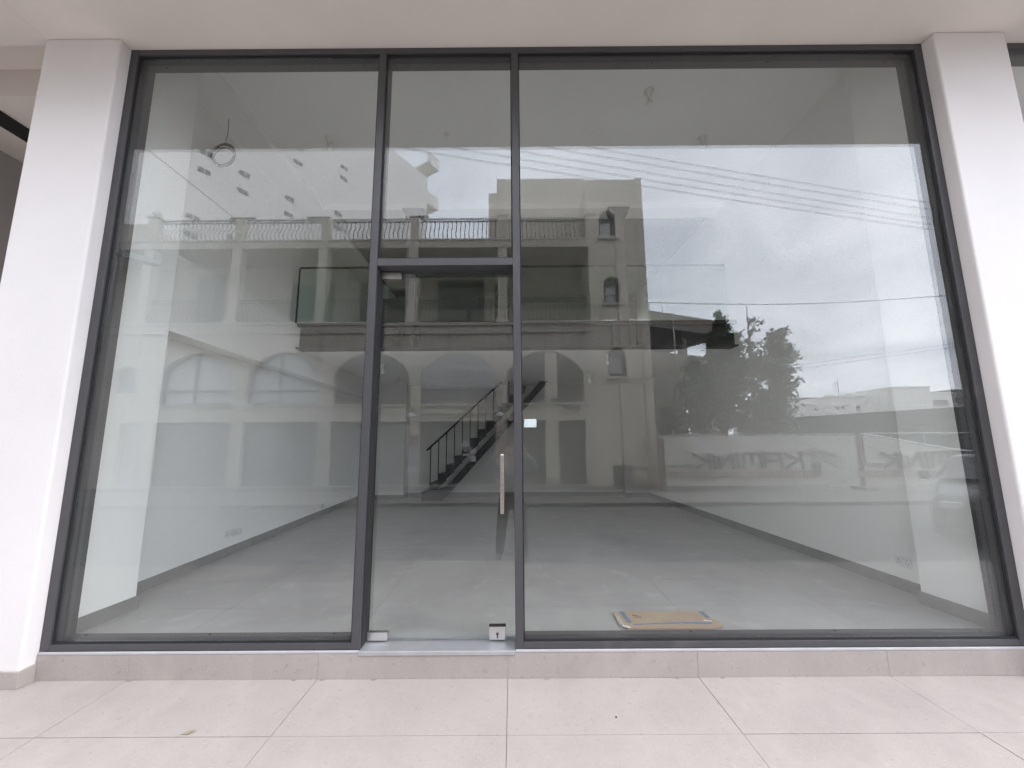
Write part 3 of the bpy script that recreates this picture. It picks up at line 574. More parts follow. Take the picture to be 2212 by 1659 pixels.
# creperie front: sign in the fourth arch, glazed shop below
a, b = AW[3]; sc = (a+b)/2
sg = plate('sign_panel', arch(a-.01, b+.01, SILL+.55, SPR, CRN+.005), [], YF-.16, YF-.1, 'signp', sb2)
yl = YF-.0985
word = 'creperie'
for i, ch in enumerate(word):
    q = (i-3.5)/3.5; letters(ch, .30, (sc-q*.72, yl, 4.28-.10*q*q), 'signt', sg, 1, .2, 'letter', rot=-q*.30)
letters('ViVOLI', .52, (sc, yl, 3.82), 'signt', sg, 1, .12, xscale=1.35); letters('365', .19, (sc+.02, yl, 3.53), 'signt', sg, 1, .1, xscale=1.2)
letters('Διαφορετικές   Κρέπες', .20, (sc, yl, 3.38), 'signt', sg, 1, .3, xscale=1.15); letters('ΑΛΜΥΡΕΣ - ΓΛΥΚΕΣ', .185, (sc, yl, 3.235), 'signt', sg, 1, .3, xscale=1.15)
lv = MB().box(a, b, YF-.28, YF-.2, SILL-.02, SILL+.549).build('louvre_panel', 'shutter', sb2)
for j in range(7): MB().box(a+.05, b-.05, YF-.2, YF-.165, SILL+.03+j*.07, SILL+.055+j*.07).build('slat', 'signp', lv)
letters('24 650 872', .155, (MX(926, 899, YF), YF+.002, MZ(926, 899, YF)), 'white', sb2, 1)
MB().box(a-.03, b+.03, YF+.0005, YF+.09, 2.42, 2.52).build('shop_band', 'trimw', sb2)
a, b = GD[3]
sw = MB().box(a-.02, b+.02, YF-.30, YF-.27, DBOT-.02, DTOP+.02).build('shop_window', 'dkpane', sb2)
fx_ = [a, a+(b-a)*.22, a+(b-a)*.42, a+(b-a)*.66, b-.07]
for x in fx_: MB().box(x, x+.07, YF-.27, YF-.22, DBOT, DTOP).build('frame', 'wframe', sw)
for z in (DBOT, 1.35, DTOP-.08): MB().box(a, b, YF-.27, YF-.225, z, z+.07).build('frame', 'wframe', sw)
MB().lathe([(.17, 0), (.17, .004)], (MX(1003, 962, YF), YF-.218, MZ(1003, 962, YF)), 20, 'y').build('round_sticker', 'wpane', sw)
for u, v, w_, h_ in ((1003, 973, .10, .12), (1018, 975, .24, .17), (1018, 992, .23, .2), (1003, 983, .22, .08)):
    x, z = MX(u, v, YF), MZ(u, v, YF); MB().box(x-w_/2, x+w_/2, YF-.2195, YF-.217, z-h_/2, z+h_/2).build('notice', 'paleprint', sw)
# slabs, roof, balcony wall
MB().box(XWL, XT0-.004, YR-.1, YF+.06, Zs0+.001, Zs1).build('balcony_slab', 'render', sb2)
MB().box(XWL, XT0-.004, YF+.0605, YF+.10, Zs1-.10, Zs1+.01).build('slab_moulding', 'trimw', sb2)
MB().box(XWL, XT0-.004, -18, YF+.02, Zr0, Zr1).build('roof_slab', 'render', sb2)
MB().box(XWL, XT0-.004, YF+.0205, YF+.05, Zr1-.05, Zr1+.01).build('slab_moulding', 'trimw', sb2)
dl = [((420, 593), (485, 688)), ((628, 612), (686, 688)), ((700, 612), (722, 688)), ((776, 610), (800, 688)), ((833, 620), (876, 690)), ((944, 600), (1046, 692))]
dr_ = []
for (u0, v0), (u1, v1) in dl: dr_.append((MX(u0, 640, YR), MX(u1, 640, YR), Zs1+.02, MZ((u0+u1)/2, v0, YR)))
wx0, wx1 = MX(1068, 640, YR), MX(1101, 640, YR)
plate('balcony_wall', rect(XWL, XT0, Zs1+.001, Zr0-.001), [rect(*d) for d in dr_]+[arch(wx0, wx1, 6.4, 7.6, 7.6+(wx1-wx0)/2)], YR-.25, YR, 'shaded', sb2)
for k, d in enumerate(dr_):
    o = MB().box(d[0]-.02, d[1]+.02, YR-.24, YR-.18, d[2]-.01, d[3]+.02).build('balcony_door', 'dkpane' if k in (0, 5) else 'wood', sb2)
    MB().box(d[0], d[0]+.07, YR-.18, YR-.13, d[2], d[3]).box(d[1]-.07, d[1], YR-.18, YR-.13, d[2], d[3]).box((d[0]+d[1])/2-.04, (d[0]+d[1])/2+.04, YR-.18, YR-.13, d[2], d[3]-.0701).box(d[0]+.0701, d[1]-.0701, YR-.18, YR-.131, d[3]-.07, d[3]).build('frame', 'wframe', o)
o = plate('window', arch(wx0-.01, wx1+.01, 6.38, 7.6, 7.61+(wx1-wx0)/2), [], YR-.24, YR-.2, 'dkpane', sb2)
for z in (6.75, 7.1, 7.45): MB().box(wx0, wx1, YR-.2, YR-.17, z, z+.04).build('glazing_bar', 'white', o)
MB().box((wx0+wx1)/2-.02, (wx0+wx1)/2+.02, YR-.2, YR-.169, 6.4, 8.0).build('glazing_bar', 'white', o)
# pillars on both floors
pu = [(316, 340), (508, 525), (694, 708), (888, 901), (1079, 1091), (1267, 1284)]
PX = [((MX(a, 495, YF)+MX(b, 495, YF))/2) for a, b in pu]
for i, x in enumerate(PX):
    w_ = .13 if i not in (0, 5) else .17
    tall_ = 9.72 if i not in (1, 2, 3) else 9.66
    p = MB().box(x-w_, x+w_, YF-.26, YF+.0, Zr1+.0005, tall_).build('terrace_pillar', 'render', sb2)
    if i in (0, 4, 5):
        MB().box(x-w_-.06, x+w_+.06, YF-.32, YF+.06, tall_+.0005, tall_+.07).build('cap', 'trimw', p)
        MB().lathe([(.05, 0), (.06, .03), (.12, .08), (.14, .15), (.11, .23), (.03, .28)], (x, YF-.13, tall_+.0705), 14).build('ball_finial', 'trimw', p, True)
    if i < 5:
        q = MB().box(x-.17, x+.17, YF-.34, YF+.0, Zs1+.0005, Zr0-.001).build('balcony_pillar', 'render', sb2)
        MB().box(x-.24, x+.24, YF-.4, YF+.05, Zs1+.0103, Zs1+.10).build('pillar_foot', 'trimw', q)
        MB().box(x-.15, x+.15, YF+.0005, YF+.03, Zs0-.9, Zs0-.1).build('bracket', 'render', sb2)
# wrought iron railings: bellied balusters
HR = .86
bal = MB().tube([(.0, .0, .02), (.0, .07, .0), (.0, .13, .06), (.0, .15, .16), (.0, .10, .30), (.0, .01, .43), (.0, -.035, .55), (.0, -.01, .66), (0, .0, .70)], .017, 4).mesh('baluster', 'iron')
def railing(x0, x1, z, nn):
    r = MB().box(x0, x1, YF-.15, YF-.115, z+.055, z+.09).box(x0, x1, YF-.15, YF-.115, z+.755, z+.79).box(x0, x1, YF-.155, YF-.11, z+HR, z+HR+.035)
    r = r.build('railing', 'iron', sb2)
    for i in range(nn): link('baluster', bal, r, (x0+(x1-x0)*(i+.5)/nn, YF-.13, z+.065))
    sc_ = MB()
    for q in (.25, .5, .75):
        c = x0+(x1-x0)*q
        for s in (-1, 1): sc_.tube([(c+s*(.055+.03*math.cos(t)), YF-.132, z+.822+.03*math.sin(t)) for t in np.linspace(0, 6.28, 9)[:-1]], .006, 4, closed=True)
    for q0, q1 in ((0, .22), (.28, .47), (.53, .72), (.78, 1)):
        sc_.tube([(x0+(x1-x0)*q0, YF-.132, z+.79+(0 if q0 else .0)), (x0+(x1-x0)*q1, YF-.132, z+.855)], .006, 4)
    sc_.build('scroll_work', 'iron', r)
for i in range(5):
    railing(PX[i]+.18, PX[i+1]-.18, Zr1, 18)
    railing(PX[i]+.20, PX[i+1]-.20, Zs1+.02, 18)
for u0, u1, v in ((660, 712, 473), (884, 925, 467), (495, 548, 476)):     # loose bars laid on the rail
    MB().box(MX(u0, v, YF), MX(u1, v, YF), YF-.11, YF-.06, Zr1+HR+.06, Zr1+HR+.11).build('loose_bar', 'iron', sb2)
# block behind the terrace, left block
plate('penthouse_wall', rect(MX(1073, 450, YR), XT0+.3, Zr1+.001, MZ(1150, 386, YR)), [], YR-3, YR, 'render2', sb2)
MB().box(MX(1055, 450, YR-.5), MX(1073, 450, YR)-.002, YR-1.5, YR-.5, Zr1+.001, MZ(1060, 416, YR-.5)).build('chimney', 'render2', sb2, bevel=.05)
MB().box(XWL, PX[0]-.25, -18, YF-.1, Zr1+.001, Zr1+.75).build('parapet', 'render', sb2)
# stair tower
tw = [((1294, 1332), (455, 512)), ((1305, 1343), (596, 654)), ((1315, 1357), (750, 813))]
hl = []
for (u0, u1), (v0, v1) in tw:
    a, b = MX(u0, v1, YF), MX(u1, v1, YF); z0, z1 = MZ(u0, v1, YF), MZ(u0, v0, YF); hl.append((a, b, z0, z1-(b-a)/2, z1))
plate('tower_wall', rect(XT0, XT1, PZ-.05, ZTW), [arch(*h_) for h_ in hl], YF-.35, YF+.004, 'render2', sb2)
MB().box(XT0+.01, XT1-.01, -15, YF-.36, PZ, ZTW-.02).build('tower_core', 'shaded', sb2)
MB().box(XT1-.28, XT1-.24, YF+.005, YF+.03, PZ, ZTW+.0).build('downpipe', 'render2', sb2)
MB().box(XT1-.22, XT1+.02, YF-.36, YF+.02, ZTW+.001, ZTW+.06).build('tower_cap', 'trimw', sb2)
for k, h_ in enumerate(hl):
    o = plate('tower_window', arch(h_[0]-.01, h_[1]+.01, h_[2]-.02, h_[3], h_[4]+.01), [], YF-.30, YF-.22, 'wood', sb2)
    wd = h_[1]-h_[0]; MB().box(h_[0]+wd*.16, h_[0]+wd*.72, YF-.2198, YF-.21, h_[2]+.12, h_[2]+.12+wd*.82).build('pane', 'wpane', o)
    MB().box(h_[0]-.07, h_[1]+.07, YF+.0045, YF+.09, h_[2]-.10, h_[2]-.001).build('sill', 'trimw', o)
x0, x1, z1, z0 = MX(1325, 1030, YF), MX(1368, 1030, YF), MZ(1346, 1005, YF), MZ(1346, 1053, YF)
lv = MB().box(x0, x1, YF+.0045, YF+.03, z0, z1).build('louvre_door', 'shutter', sb2)
for j in range(11): MB().box(x0+.04, x1-.04, YF+.0305, YF+.04, z0+.05+j*(z1-z0-.08)/11, z0+.08+j*(z1-z0-.08)/11).build('slat', 'shutter2', lv)
x0, x1, z1, z0 = MX(1374, 1020, YF), MX(1400, 1020, YF), MZ(1387, 1006, YF), MZ(1387, 1034, YF)
mt = MB().box(x0, x1, YF+.0045, YF+.15, z0, z1).build('meter_box', 'trimw', sb2, bevel=.01); MB().box(x0+.12, x1-.12, YF+.1505, YF+.156, z1-.09, z1-.06).build('vent', 'ink', mt)
x0, x1, z1, z0 = MX(1220, 878, YF), MX(1254, 878, YF), MZ(1237, 874, YF), MZ(1237, 882.5, YF)
fx2 = MB().box(x0, x1, YF+.001, YF+.10, z0, z1).build('wall_fixture', 'wframe', sb2); MB().box(x0+.07, x1-.16, YF+.1005, YF+.11, z0+.02, z1-.02).build('face', 'pipe', fx2)
# wall lamps, cameras
def wall_lamp(u, v, lab):
    x, z = MX(u, v, YF), MZ(u, v, YF); t = thing('wall_lamp', lab, 'lamp', (x, YF, z), 'wall lamps on the old house')
    MB().box(x-.03, x+.03, YF+.001, YF+.03, z+.05, z+.28).tube([(x, YF+.02, z+.2), (x, YF+.14, z+.26), (x, YF+.2, z+.16)], .015, 6).build('bracket', 'iron', t)
    MB().lathe([(.06, .13), (.12, .08), (.145, .0), (.12, -.02)], (x, YF+.2, z-.02), 14).build('shade', 'white', t, True)
wall_lamp(890, 899, 'white wall lamp on the old house left of the creperie window'); wall_lamp(1079, 898, 'white wall lamp on the old house right of the creperie window')
x, z = MX(1213, 868, YF), MZ(1213, 866, YF); t = thing('flood_light', 'small twin floodlight fixed between the two narrow doors of the old house', 'lamp', (x-.25, YF, z))
for dx in (-.33, -.2): MB().box(x+dx-.05, x+dx+.05, YF+.05, YF+.16, z-.03, z+.05).build('head', 'iron', t, bevel=.01)
MB().box(x-.38, x-.15, YF+.001, YF+.05, z+.06, z+.09).build('bracket', 'iron', t)
# posters on the pillars beside the shop
def poster(u0, u1, v0, v1, lab, rows):
    x0, x1 = MX(u0, (v0+v1)/2, YF), MX(u1, (v0+v1)/2, YF); z1, z0 = MZ(u0, v0, YF), MZ(u0, v1, YF)
    t = thing('poster', lab, 'poster', ((x0+x1)/2, YF, z0), 'creperie posters'); MB().box(x0, x1, YF+.021, YF+.028, z0, z1).build('board', 'paleprint', t)
    z = z1; H_ = z1-z0
    for k, (fr, m, ins) in enumerate(rows):
        MB().box(x0+ins, x1-ins, YF+.0282, YF+.0292, z-fr*H_+.008, z-.008).build('print', m, t)
        if m == 'navyprint': letters('Crepes', fr*H_*.95, ((x0+x1)/2, YF+.030, z-fr*H_/2), 'white', t, 1, .3, xscale=1.1)
        z -= fr*H_
poster(877, 902, 940, 1034, 'tall poster strip with food pictures left of the creperie window', ((.26, 'red', .03), (.07, 'navyprint', .0), (.22, 'greyprint', .05), (.22, 'greyprint', .0), (.10, 'paleprint', .0), (.13, 'greyprint', .02)))
poster(1071, 1094, 944, 1000, 'shorter poster strip with red food pictures right of the creperie window', ((.33, 'red', .02), (.12, 'navyprint', .0), (.4, 'red', .02), (.15, 'paleprint', 0)))

# ================================================================== tall white block behind, on the left
def PT(u, depth): return ((u-1108)/FPX*depth, CD*0+.06+CD-depth)        # plan point seen in the glass at pixel column u, at that distance
tb = thing('apartment_block', 'tall white apartment block with rows of small windows behind the old house', 'building', (-45, -70, 0))
KS = .62; A0 = Vector((-54.6*KS, .06+CD-63*KS)); dirw = Vector((.607, -1.)).normalized(); L_ = lambda tt: A0+dirw*tt*KS*math.hypot(.607, 1)
nrm = Vector((-dirw.y, dirw.x))                                         # toward the street side
if nrm.dot(-A0) < 0: nrm = -nrm
def slabw(mb, a, b, off0, off1, z0, z1):
    p = [a+nrm*off0, b+nrm*off0, b+nrm*off1, a+nrm*off1]; return mb.hexa([(*q, z0) for q in p]+[(*q, z1) for q in p])
tE = 48; HB = 52
slabw(MB(), L_(-60), L_(21), -14, 0, -1, HB).build('wall', 'tall', tb); slabw(MB(), L_(21.002), L_(tE), -14, -.5, -1, HB).build('wall', 'tall', tb)
for u, vs in ((379, (331, 370)), (476, (377, 414)), (600, (320, 351)), (588, (430, 464)), (716, (383, 360)), (365, (470, 508)), (465, (515, 480)), (708, (490, 460))):
    tan = (u-1108)/FPX; tt = (-54.6*KS-tan*63*KS)/(tan-.607)/KS
    off = .0 if tt < 21 else -.5
    for v in vs:
        c = L_(tt); z = MZ(u, v, c.y)
        o = slabw(MB(), L_(tt-.78), L_(tt+.78), off+.02, off+.08, z-.26, z+.26).build('window', 'tallw', tb)
        slabw(MB(), L_(tt-.06), L_(tt+.06), off+.081, off+.10, z-.26, z+.26).build('bar', 'tall', o)
for v in (425, 338, 251):                         # corner balconies on the far end
    a, b = L_(tE+.01), L_(tE+4.5); z = MZ(945, v, a.y)
    bb = slabw(MB(), a, b, -5, -.5, z-.9, z-.55).build('balcony', 'tall', tb); slabw(MB(), a, b, -.75, -.501, z-.549, z+1.5).build('parapet', 'tall', bb); slabw(MB(), L_(tE+4.2), b, -5, -.76, z-.549, z+1.5).build('parapet', 'tall', bb)

# ================================================================== unfinished concrete house right of the tower
ub = thing('unfinished_house', 'unfinished concrete house with an open upper floor and a brick parapet', 'house', (7, -13, PZ))
p0 = Vector((MX(1398, 800, -12.6), -12.6)); p1 = Vector((MX(1572, 800, -14.4), -14.4)); dd = (p1-p0).normalized(); Lh = (p1-p0).length; nb_ = Vector((dd.y, -dd.x))
if nb_.y > 0: nb_ = -nb_
def ublk(name, s0, s1, d0, d1, z0, z1, m, par=None):
    q = [p0+dd*s0+nb_*d0, p0+dd*s1+nb_*d0, p0+dd*s1+nb_*d1, p0+dd*s0+nb_*d1]; return MB().hexa([(*t, z0) for t in q]+[(*t, z1) for t in q]).build(name, m, par or ub)
zb1, zb0, zw1 = MZ(1403, 667, -12.6), MZ(1403, 692, -12.6), MZ(1406, 757, -12.6)
br = ublk('brick_parapet', -.3, Lh, .05, .2, zb0, zb1, 'brick')
ublk('slab', -.3, Lh+.2, 0, 9, zb0-.2, zb0-.001, 'conc'); ublk('slab_edge', -.3, Lh+.2, -.03, -.001, zb0-.22, zb0-.02, 'conc')
s1_ = (1418-1398)/174*Lh; s2_ = (1451-1398)/174*Lh; s3_ = (1458-1398)/174*Lh; s4_ = (1505-1398)/174*Lh
zd = MZ(1434, 878, -13)
ublk('wall', -.3, s1_, 0, .2, PZ-.1, zw1, 'beige'); ublk('wall', s1_, s2_, 0, .2, zd, zw1, 'beige'); ublk('wall', s2_, s3_, 0, .2, PZ-.1, zw1, 'beige'); ublk('wall', s3_, s4_, 0, .2, zd-.1, zw1, 'beige'); ublk('wall', s3_, s4_, 0, .2, PZ-.1, zd-1.1, 'beige'); s5_, s6_ = (1526-1398)/174*Lh, (1549-1398)/174*Lh; zh1, zh0 = MZ(1537, 902, -13.9), MZ(1537, 931, -13.9)
ublk('wall', s4_, s5_, 0, .2, PZ-.1, zw1, 'beige'); ublk('wall', s6_, Lh*.9, 0, .2, PZ-.1, zw1, 'beige'); ublk('wall', s5_, s6_, 0, .2, zh1, zw1, 'beige'); ublk('wall', s5_, s6_, 0, .2, PZ-.1, zh0, 'beige')
ublk('doorway_back', -.2, s4_+.1, .9, 1.0, PZ-.1, zw1-.51, 'conc'); ublk('floor_slab', -.3, Lh*.9, .201, 9, zw1-.5, zw1-.25, 'conc')
for s in (.2, Lh*.5, Lh*.88):
    for d in (.3, 4.2): ublk('post', s, s+.28, d, d+.28, zw1-.249, zb0-.201, 'conc')
ublk('post', Lh*.84, Lh*.84+.16, .05, .2, zw1+.001, zb0-.201, 'conc')
for s in (.35, 1.05): c = p0+dd*s; MB().cyl((c.x, c.y-.1, zb1-.1), (c.x, c.y-.1, zb1+.32), .012, 5).build('rebar', 'iron', ub)
c = p0+dd*(Lh*.33); MB().tube([(c.x, c.y+.06, PZ), (c.x, c.y+.06, zb1)], .03, 6).build('drainpipe', 'tank', ub)

# ================================================================== fence with banners
YB = -10.05
def pipe_frame(mb, x0, x1, z0, z1, y, r=.02):
    c = .12; pts = []
    for (cx, cz, a0) in ((x1-c, z1-c, 0), (x0+c, z1-c, 90)):
        for a in (0, 30, 60, 90): t = math.radians(a0+a); pts.append((cx+c*math.cos(t), y, cz+c*math.sin(t)))
    mb.tube([(x1, y, z0)]+pts+[(x0, y, z0)], r, 6); return mb
KAM = [[(.02, 0), (.15, 1)], [(1.25, 1), (.32, .55), (1.2, 0)], [(1.45, 0), (1.57, .98), (2.6, .98), (2.62, 0)], [(1.85, .5), (2.55, .5)], [(2.85, 0), (2.97, .98), (4.05, .98), (4.1, 0)], [(3.47, .3), (3.5, .95)], [(4.42, 0), (4.5, 1)], [(4.8, 0), (4.93, 1), (5.68, .02), (5.78, .75)], [(6.05, 0), (6.15, 1)], [(6.4, 0), (6.5, 1)], [(7.5, .98), (6.62, .5), (7.4, .02)]]
def banner(x0, x1, ztop, label, sc, xk, sag=None):
    t = thing('site_fence', label, 'fence', ((x0+x1)/2, YB, PZ), 'site fence panels')
    pipe_frame(MB(), x0, x1, PZ+.02, ztop+.03, YB-.06).build('pipe_frame', 'pipe', t, True)
    for xx in np.arange(x0+1.05, x1-.3, 1.05): MB().tube([(xx, YB-.06, PZ+.1), (xx, YB-.06, ztop)], .014, 6).build('upright', 'pipe', t, True)
    nx, nz = 70, 14; mb = MB(); z0 = PZ+.16
    f = sag or (lambda q: 0)
    for j in range(nz+1):
        for i in range(nx+1):
            q, r = i/nx, j/nz; x = x0+.06+(x1-x0-.12)*q; zt = ztop-f(q)-.012*math.sin(q*37)**2; z = z0+(zt-z0)*r
            w = .012*math.sin(9*q*3+5*r)+.01*math.sin(23*q-7*r+1)+.018*math.exp(-((q-.86)/.09)**2)*math.sin(14*r+20*q)+.01*math.sin(40*q+18*r)*r*r
            mb.v.append((x, YB+w-.012, z))
    for j in range(nz):
        for i in range(nx): a = j*(nx+1)+i; mb.f.append((a, a+1, a+nx+2, a+nx+1))
    sh = mb.build('banner', 'banner', t, True)
    top = [mb.v[nz*(nx+1)+i] for i in range(nx+1)]
    if sag: MB().tube([(p[0], p[1]+.01, p[2]) for p in top], .035, 6).build('folded_edge', 'bedge', sh, True)
    zk = MZ(1600, 1012, YB)+(0 if not sag else -.0)
    strokes(KAM, .088*sc/.47, (xk, YB+.03, zk), sc, 'bletter', sh, 'lettering')
    letters('BROS', sc*.42, (xk-8.4*sc, YB+.032, zk+.16*sc), 'bletter', sh, 1, 0, xscale=1.5)
    MB().box(xk-9.2*sc, xk+1.2*sc, YB+.028, YB+.031, zk-.62*sc, zk-.2*sc).build('red_bar', 'bred', sh)
    letters('CONSTRUCTION AND RENOVATIONS | 7000 0220', sc*.34, (xk-4.0*sc, YB+.033, zk-.41*sc), 'banner', sh, 1, 0, xscale=1.12)
    MB().box(xk+.62*sc, xk+1.2*sc, YB+.028, YB+.031, zk-.05*sc, zk+.4*sc).build('emblem', 'bletter', sh)
    MB().box(xk+.72*sc, xk+1.08*sc, YB+.0312, YB+.033, zk+.22*sc, zk+.30*sc).box(xk+.86*sc, xk+.94*sc, YB+.0312, YB+.0331, zk+.0*sc, zk+.22*sc).build('emblem_sign', 'banner', sh)
    for k, (a, b) in enumerate((((-.1, 1.05), (1.0, .75)), ((.9, 1.1), (2.0, .6)), ((1.2, .55), (2.6, -.1)), ((.4, 1.25), (2.2, .78)))):
        strokes([[(-a[0], a[1]), (-(a[0]+b[0])/2, (a[1]+b[1])/2+.06), (-b[0], b[1])]], .05+.02*(k % 2), (xk, YB+.024+.003*k, zk), sc, 'fadedink' if k != 1 else 'signp', sh, 'swoosh')
    for xx in (x0+.02, x1-.02): MB().box(xx-.1, xx+.1, YB-.35, YB+.25, PZ, PZ+.11).build('foot', 'foot', t, bevel=.02)
    return t
bx0_, bx1_ = MX(1433, 1000, YB), MX(1858, 1000, YB)
zt_b = MZ(1640, 941, YB)
banner(bx0_, bx1_, zt_b, 'site fence panel with a taut grey KAMINIK BROS banner beside the stair tower', .47*1.0, MX(1736, 1012, YB))
bx2 = MX(1868, 1000, YB)
banner(bx2, bx2+7.2, zt_b+.02, 'site fence panel whose KAMINIK BROS banner sags at its pale top edge', .47, MX(2145, 1012, YB), sag=lambda q: .62*math.sin(min(1, q*1.55)*math.pi/2)**1.3*(1-.25*max(0, q-.6)/.4))
for k, xx in enumerate((bx0_-.06, (bx1_+bx2)/2)):
    t = thing('fence_post', ['rusty orange fence post against the stair tower', 'rusty orange fence post between the two banners'][k], 'post', (xx, YB, PZ), 'orange fence posts')
    MB().cyl((xx, YB-.02, PZ), (xx, YB-.02, zt_b-.02), .055, 10).build('tube', 'orange', t); MB().lathe([(.07, 0), (.05, .04)], (xx, YB-.02, zt_b-.0195), 10).build('cap', 'orange', t)
x, z = MX(1419, 970, YF), MZ(1419, 985, YF)
# hoarding wall beyond
ha, hb = mir(1640, 906, 2, 3.1), mir(2160, 874, 2, 3.1)
hd = thing('dark_boundary_wall', 'long dark green boundary wall behind the site fence', 'wall', (float(ha[0]+hb[0])/2, float(ha[1]+hb[1])/2, -.4))
va, vb = Vector((float(ha[0]), float(ha[1]))), Vector((float(hb[0]), float(hb[1]))); vd = (vb-va)
MB().wall(tuple(va-vd*.15), tuple(vb+vd*.6), .2, -.4, 3.1).build('panel', 'hoard', hd)
m_ = mir(1896, 916, 2, 1.9)[:2]; q = Vector((float(m_[0]), float(m_[1])))
vn = Vector((vd.y, -vd.x)).normalized()
if vn.y < 0: vn = -vn
tq = (q-va).dot(vd)/vd.dot(vd); q = va+vd*tq; vv = vd.normalized()
w = MB(); pts_ = [q-vv*.5+vn*.01, q+vv*.5+vn*.01, q+vv*.5+vn*.08, q-vv*.5+vn*.08]; w.hexa([(*t, 1.6) for t in pts_]+[(*t, 2.6) for t in pts_]); w.build('hatch', 'signp', hd)

# ================================================================== far houses
def house(y, u0, u1, v0, m, label, wins=(), par=True, vb=None, depth=9):
    x0, x1 = MX(u0, v0, y), MX(u1, v0, y); z1 = MZ((u0+u1)/2, v0, y); z0 = -.4 if vb is None else MZ((u0+u1)/2, vb, y)
    t = thing('far_house', label, 'house', ((x0+x1)/2, y, -.4), 'flat roofed houses in the distance')
    w = MB().box(x0, x1, y-depth, y, z0, z1).build('wall', m, t)
    if par: MB().box(x0-.1, x1+.1, y-depth-.1, y+.1, z1+.001, z1+.25).build('parapet', m, t)
    for (a, b, c, d) in wins:
        xx0, xx1 = MX(a, (c+d)/2, y), MX(b, (c+d)/2, y); zz1, zz0 = MZ(a, c, y), MZ(a, d, y); o = MB().box(xx0, xx1, y+.005, y+.06, zz0, zz1).build('window', 'farwin', t); MB().box(xx0-.1, xx1+.1, y+.005, y+.12, zz0-.12, zz0-.001).build('sill', m, o)
    return t, (x0, x1, z1)
house(-75, 1660, 1769, 862, 'farg', 'far brownish house with a thick overhanging roof slab')
MB()
house(-66, 1733, 1799, 875, 'farw', 'far low white house between the brownish one and the long white block', ((1758, 1763, 883, 888), (1785, 1790, 880, 890)))
house(-62, 1799, 1932, 858, 'farw', 'far long white house with small square windows and rooftop tanks', ((1806, 1812, 879, 885), (1818, 1824, 878, 884), (1850, 1860, 877, 887), (1907, 1920, 868, 875)))
house(-58, 1931, 2008, 838, 'farw', 'far tall plain white house behind the dark wall')
house(-58.5, 2008, 2056, 851, 'farw', 'far white house with a wide dark balcony opening', ((2016, 2048, 864, 876),))
house(-60, 2056, 2200, 844, 'farg', 'far grey house at the end of the row', ((2065, 2100, 858, 868),))
t, (x0, x1, z1) = house(-48, 1664, 1800, 893, 'farw', 'nearer white flat house whose roof carries two tanks', ((1690, 1700, 899, 904),))
def tank(u, v, y, lab, grp='rooftop water tanks', s=1.):
    x, z = MX(u, v, y), MZ(u, v, y); t = thing('water_tank', lab, 'water tank', (x, y, z-1), grp)
    MB().lathe([(.2*s, -.85*s), (.42*s, -.72*s), (.5*s, -.4*s), (.5*s, .4*s), (.42*s, .72*s), (.2*s, .85*s)], (x, y-2, z), 14, 'x').build('drum', 'tank', t, True)
    for dx in (-.5, .5): MB().box(x+dx*s-.05, x+dx*s+.05, y-2.3, y-1.7, z-1.15*s, z-.4*s).build('leg', 'farg', t)
tank(1704, 876, -48, 'white water tank on the nearer flat roof, left of its twin'); tank(1725, 875, -48, 'white water tank on the nearer flat roof, right of its twin')
for k, (u, v) in enumerate(((1812, 853), (1841, 852), (1860, 850), (1890, 848), (1914, 846))):
    tank(u, v, -62, ['small pale tank at the low end of the long white roof', 'second tank along the long white roof', 'third tank along the long white roof', 'fourth tank along the long white roof', 'tank at the high end of the long white roof'][k], s=.8)
x, z = MX(1834, 850, -62), MZ(1834, 857, -62); t = thing('roof_aerial', 'thin television aerial on the long white roof', 'aerial', (x, -64, z))
MB().cyl((x, -64, z-1), (x, -64, z+3.4), .05, 5).build('mast', 'pipe', t)
for k, w_ in enumerate((.9, .7, .8, .5)): MB().box(x-w_, x+w_*.3, -64.03, -63.97, z+1.2+k*.5, z+1.27+k*.5).build('rod', 'pipe', t)

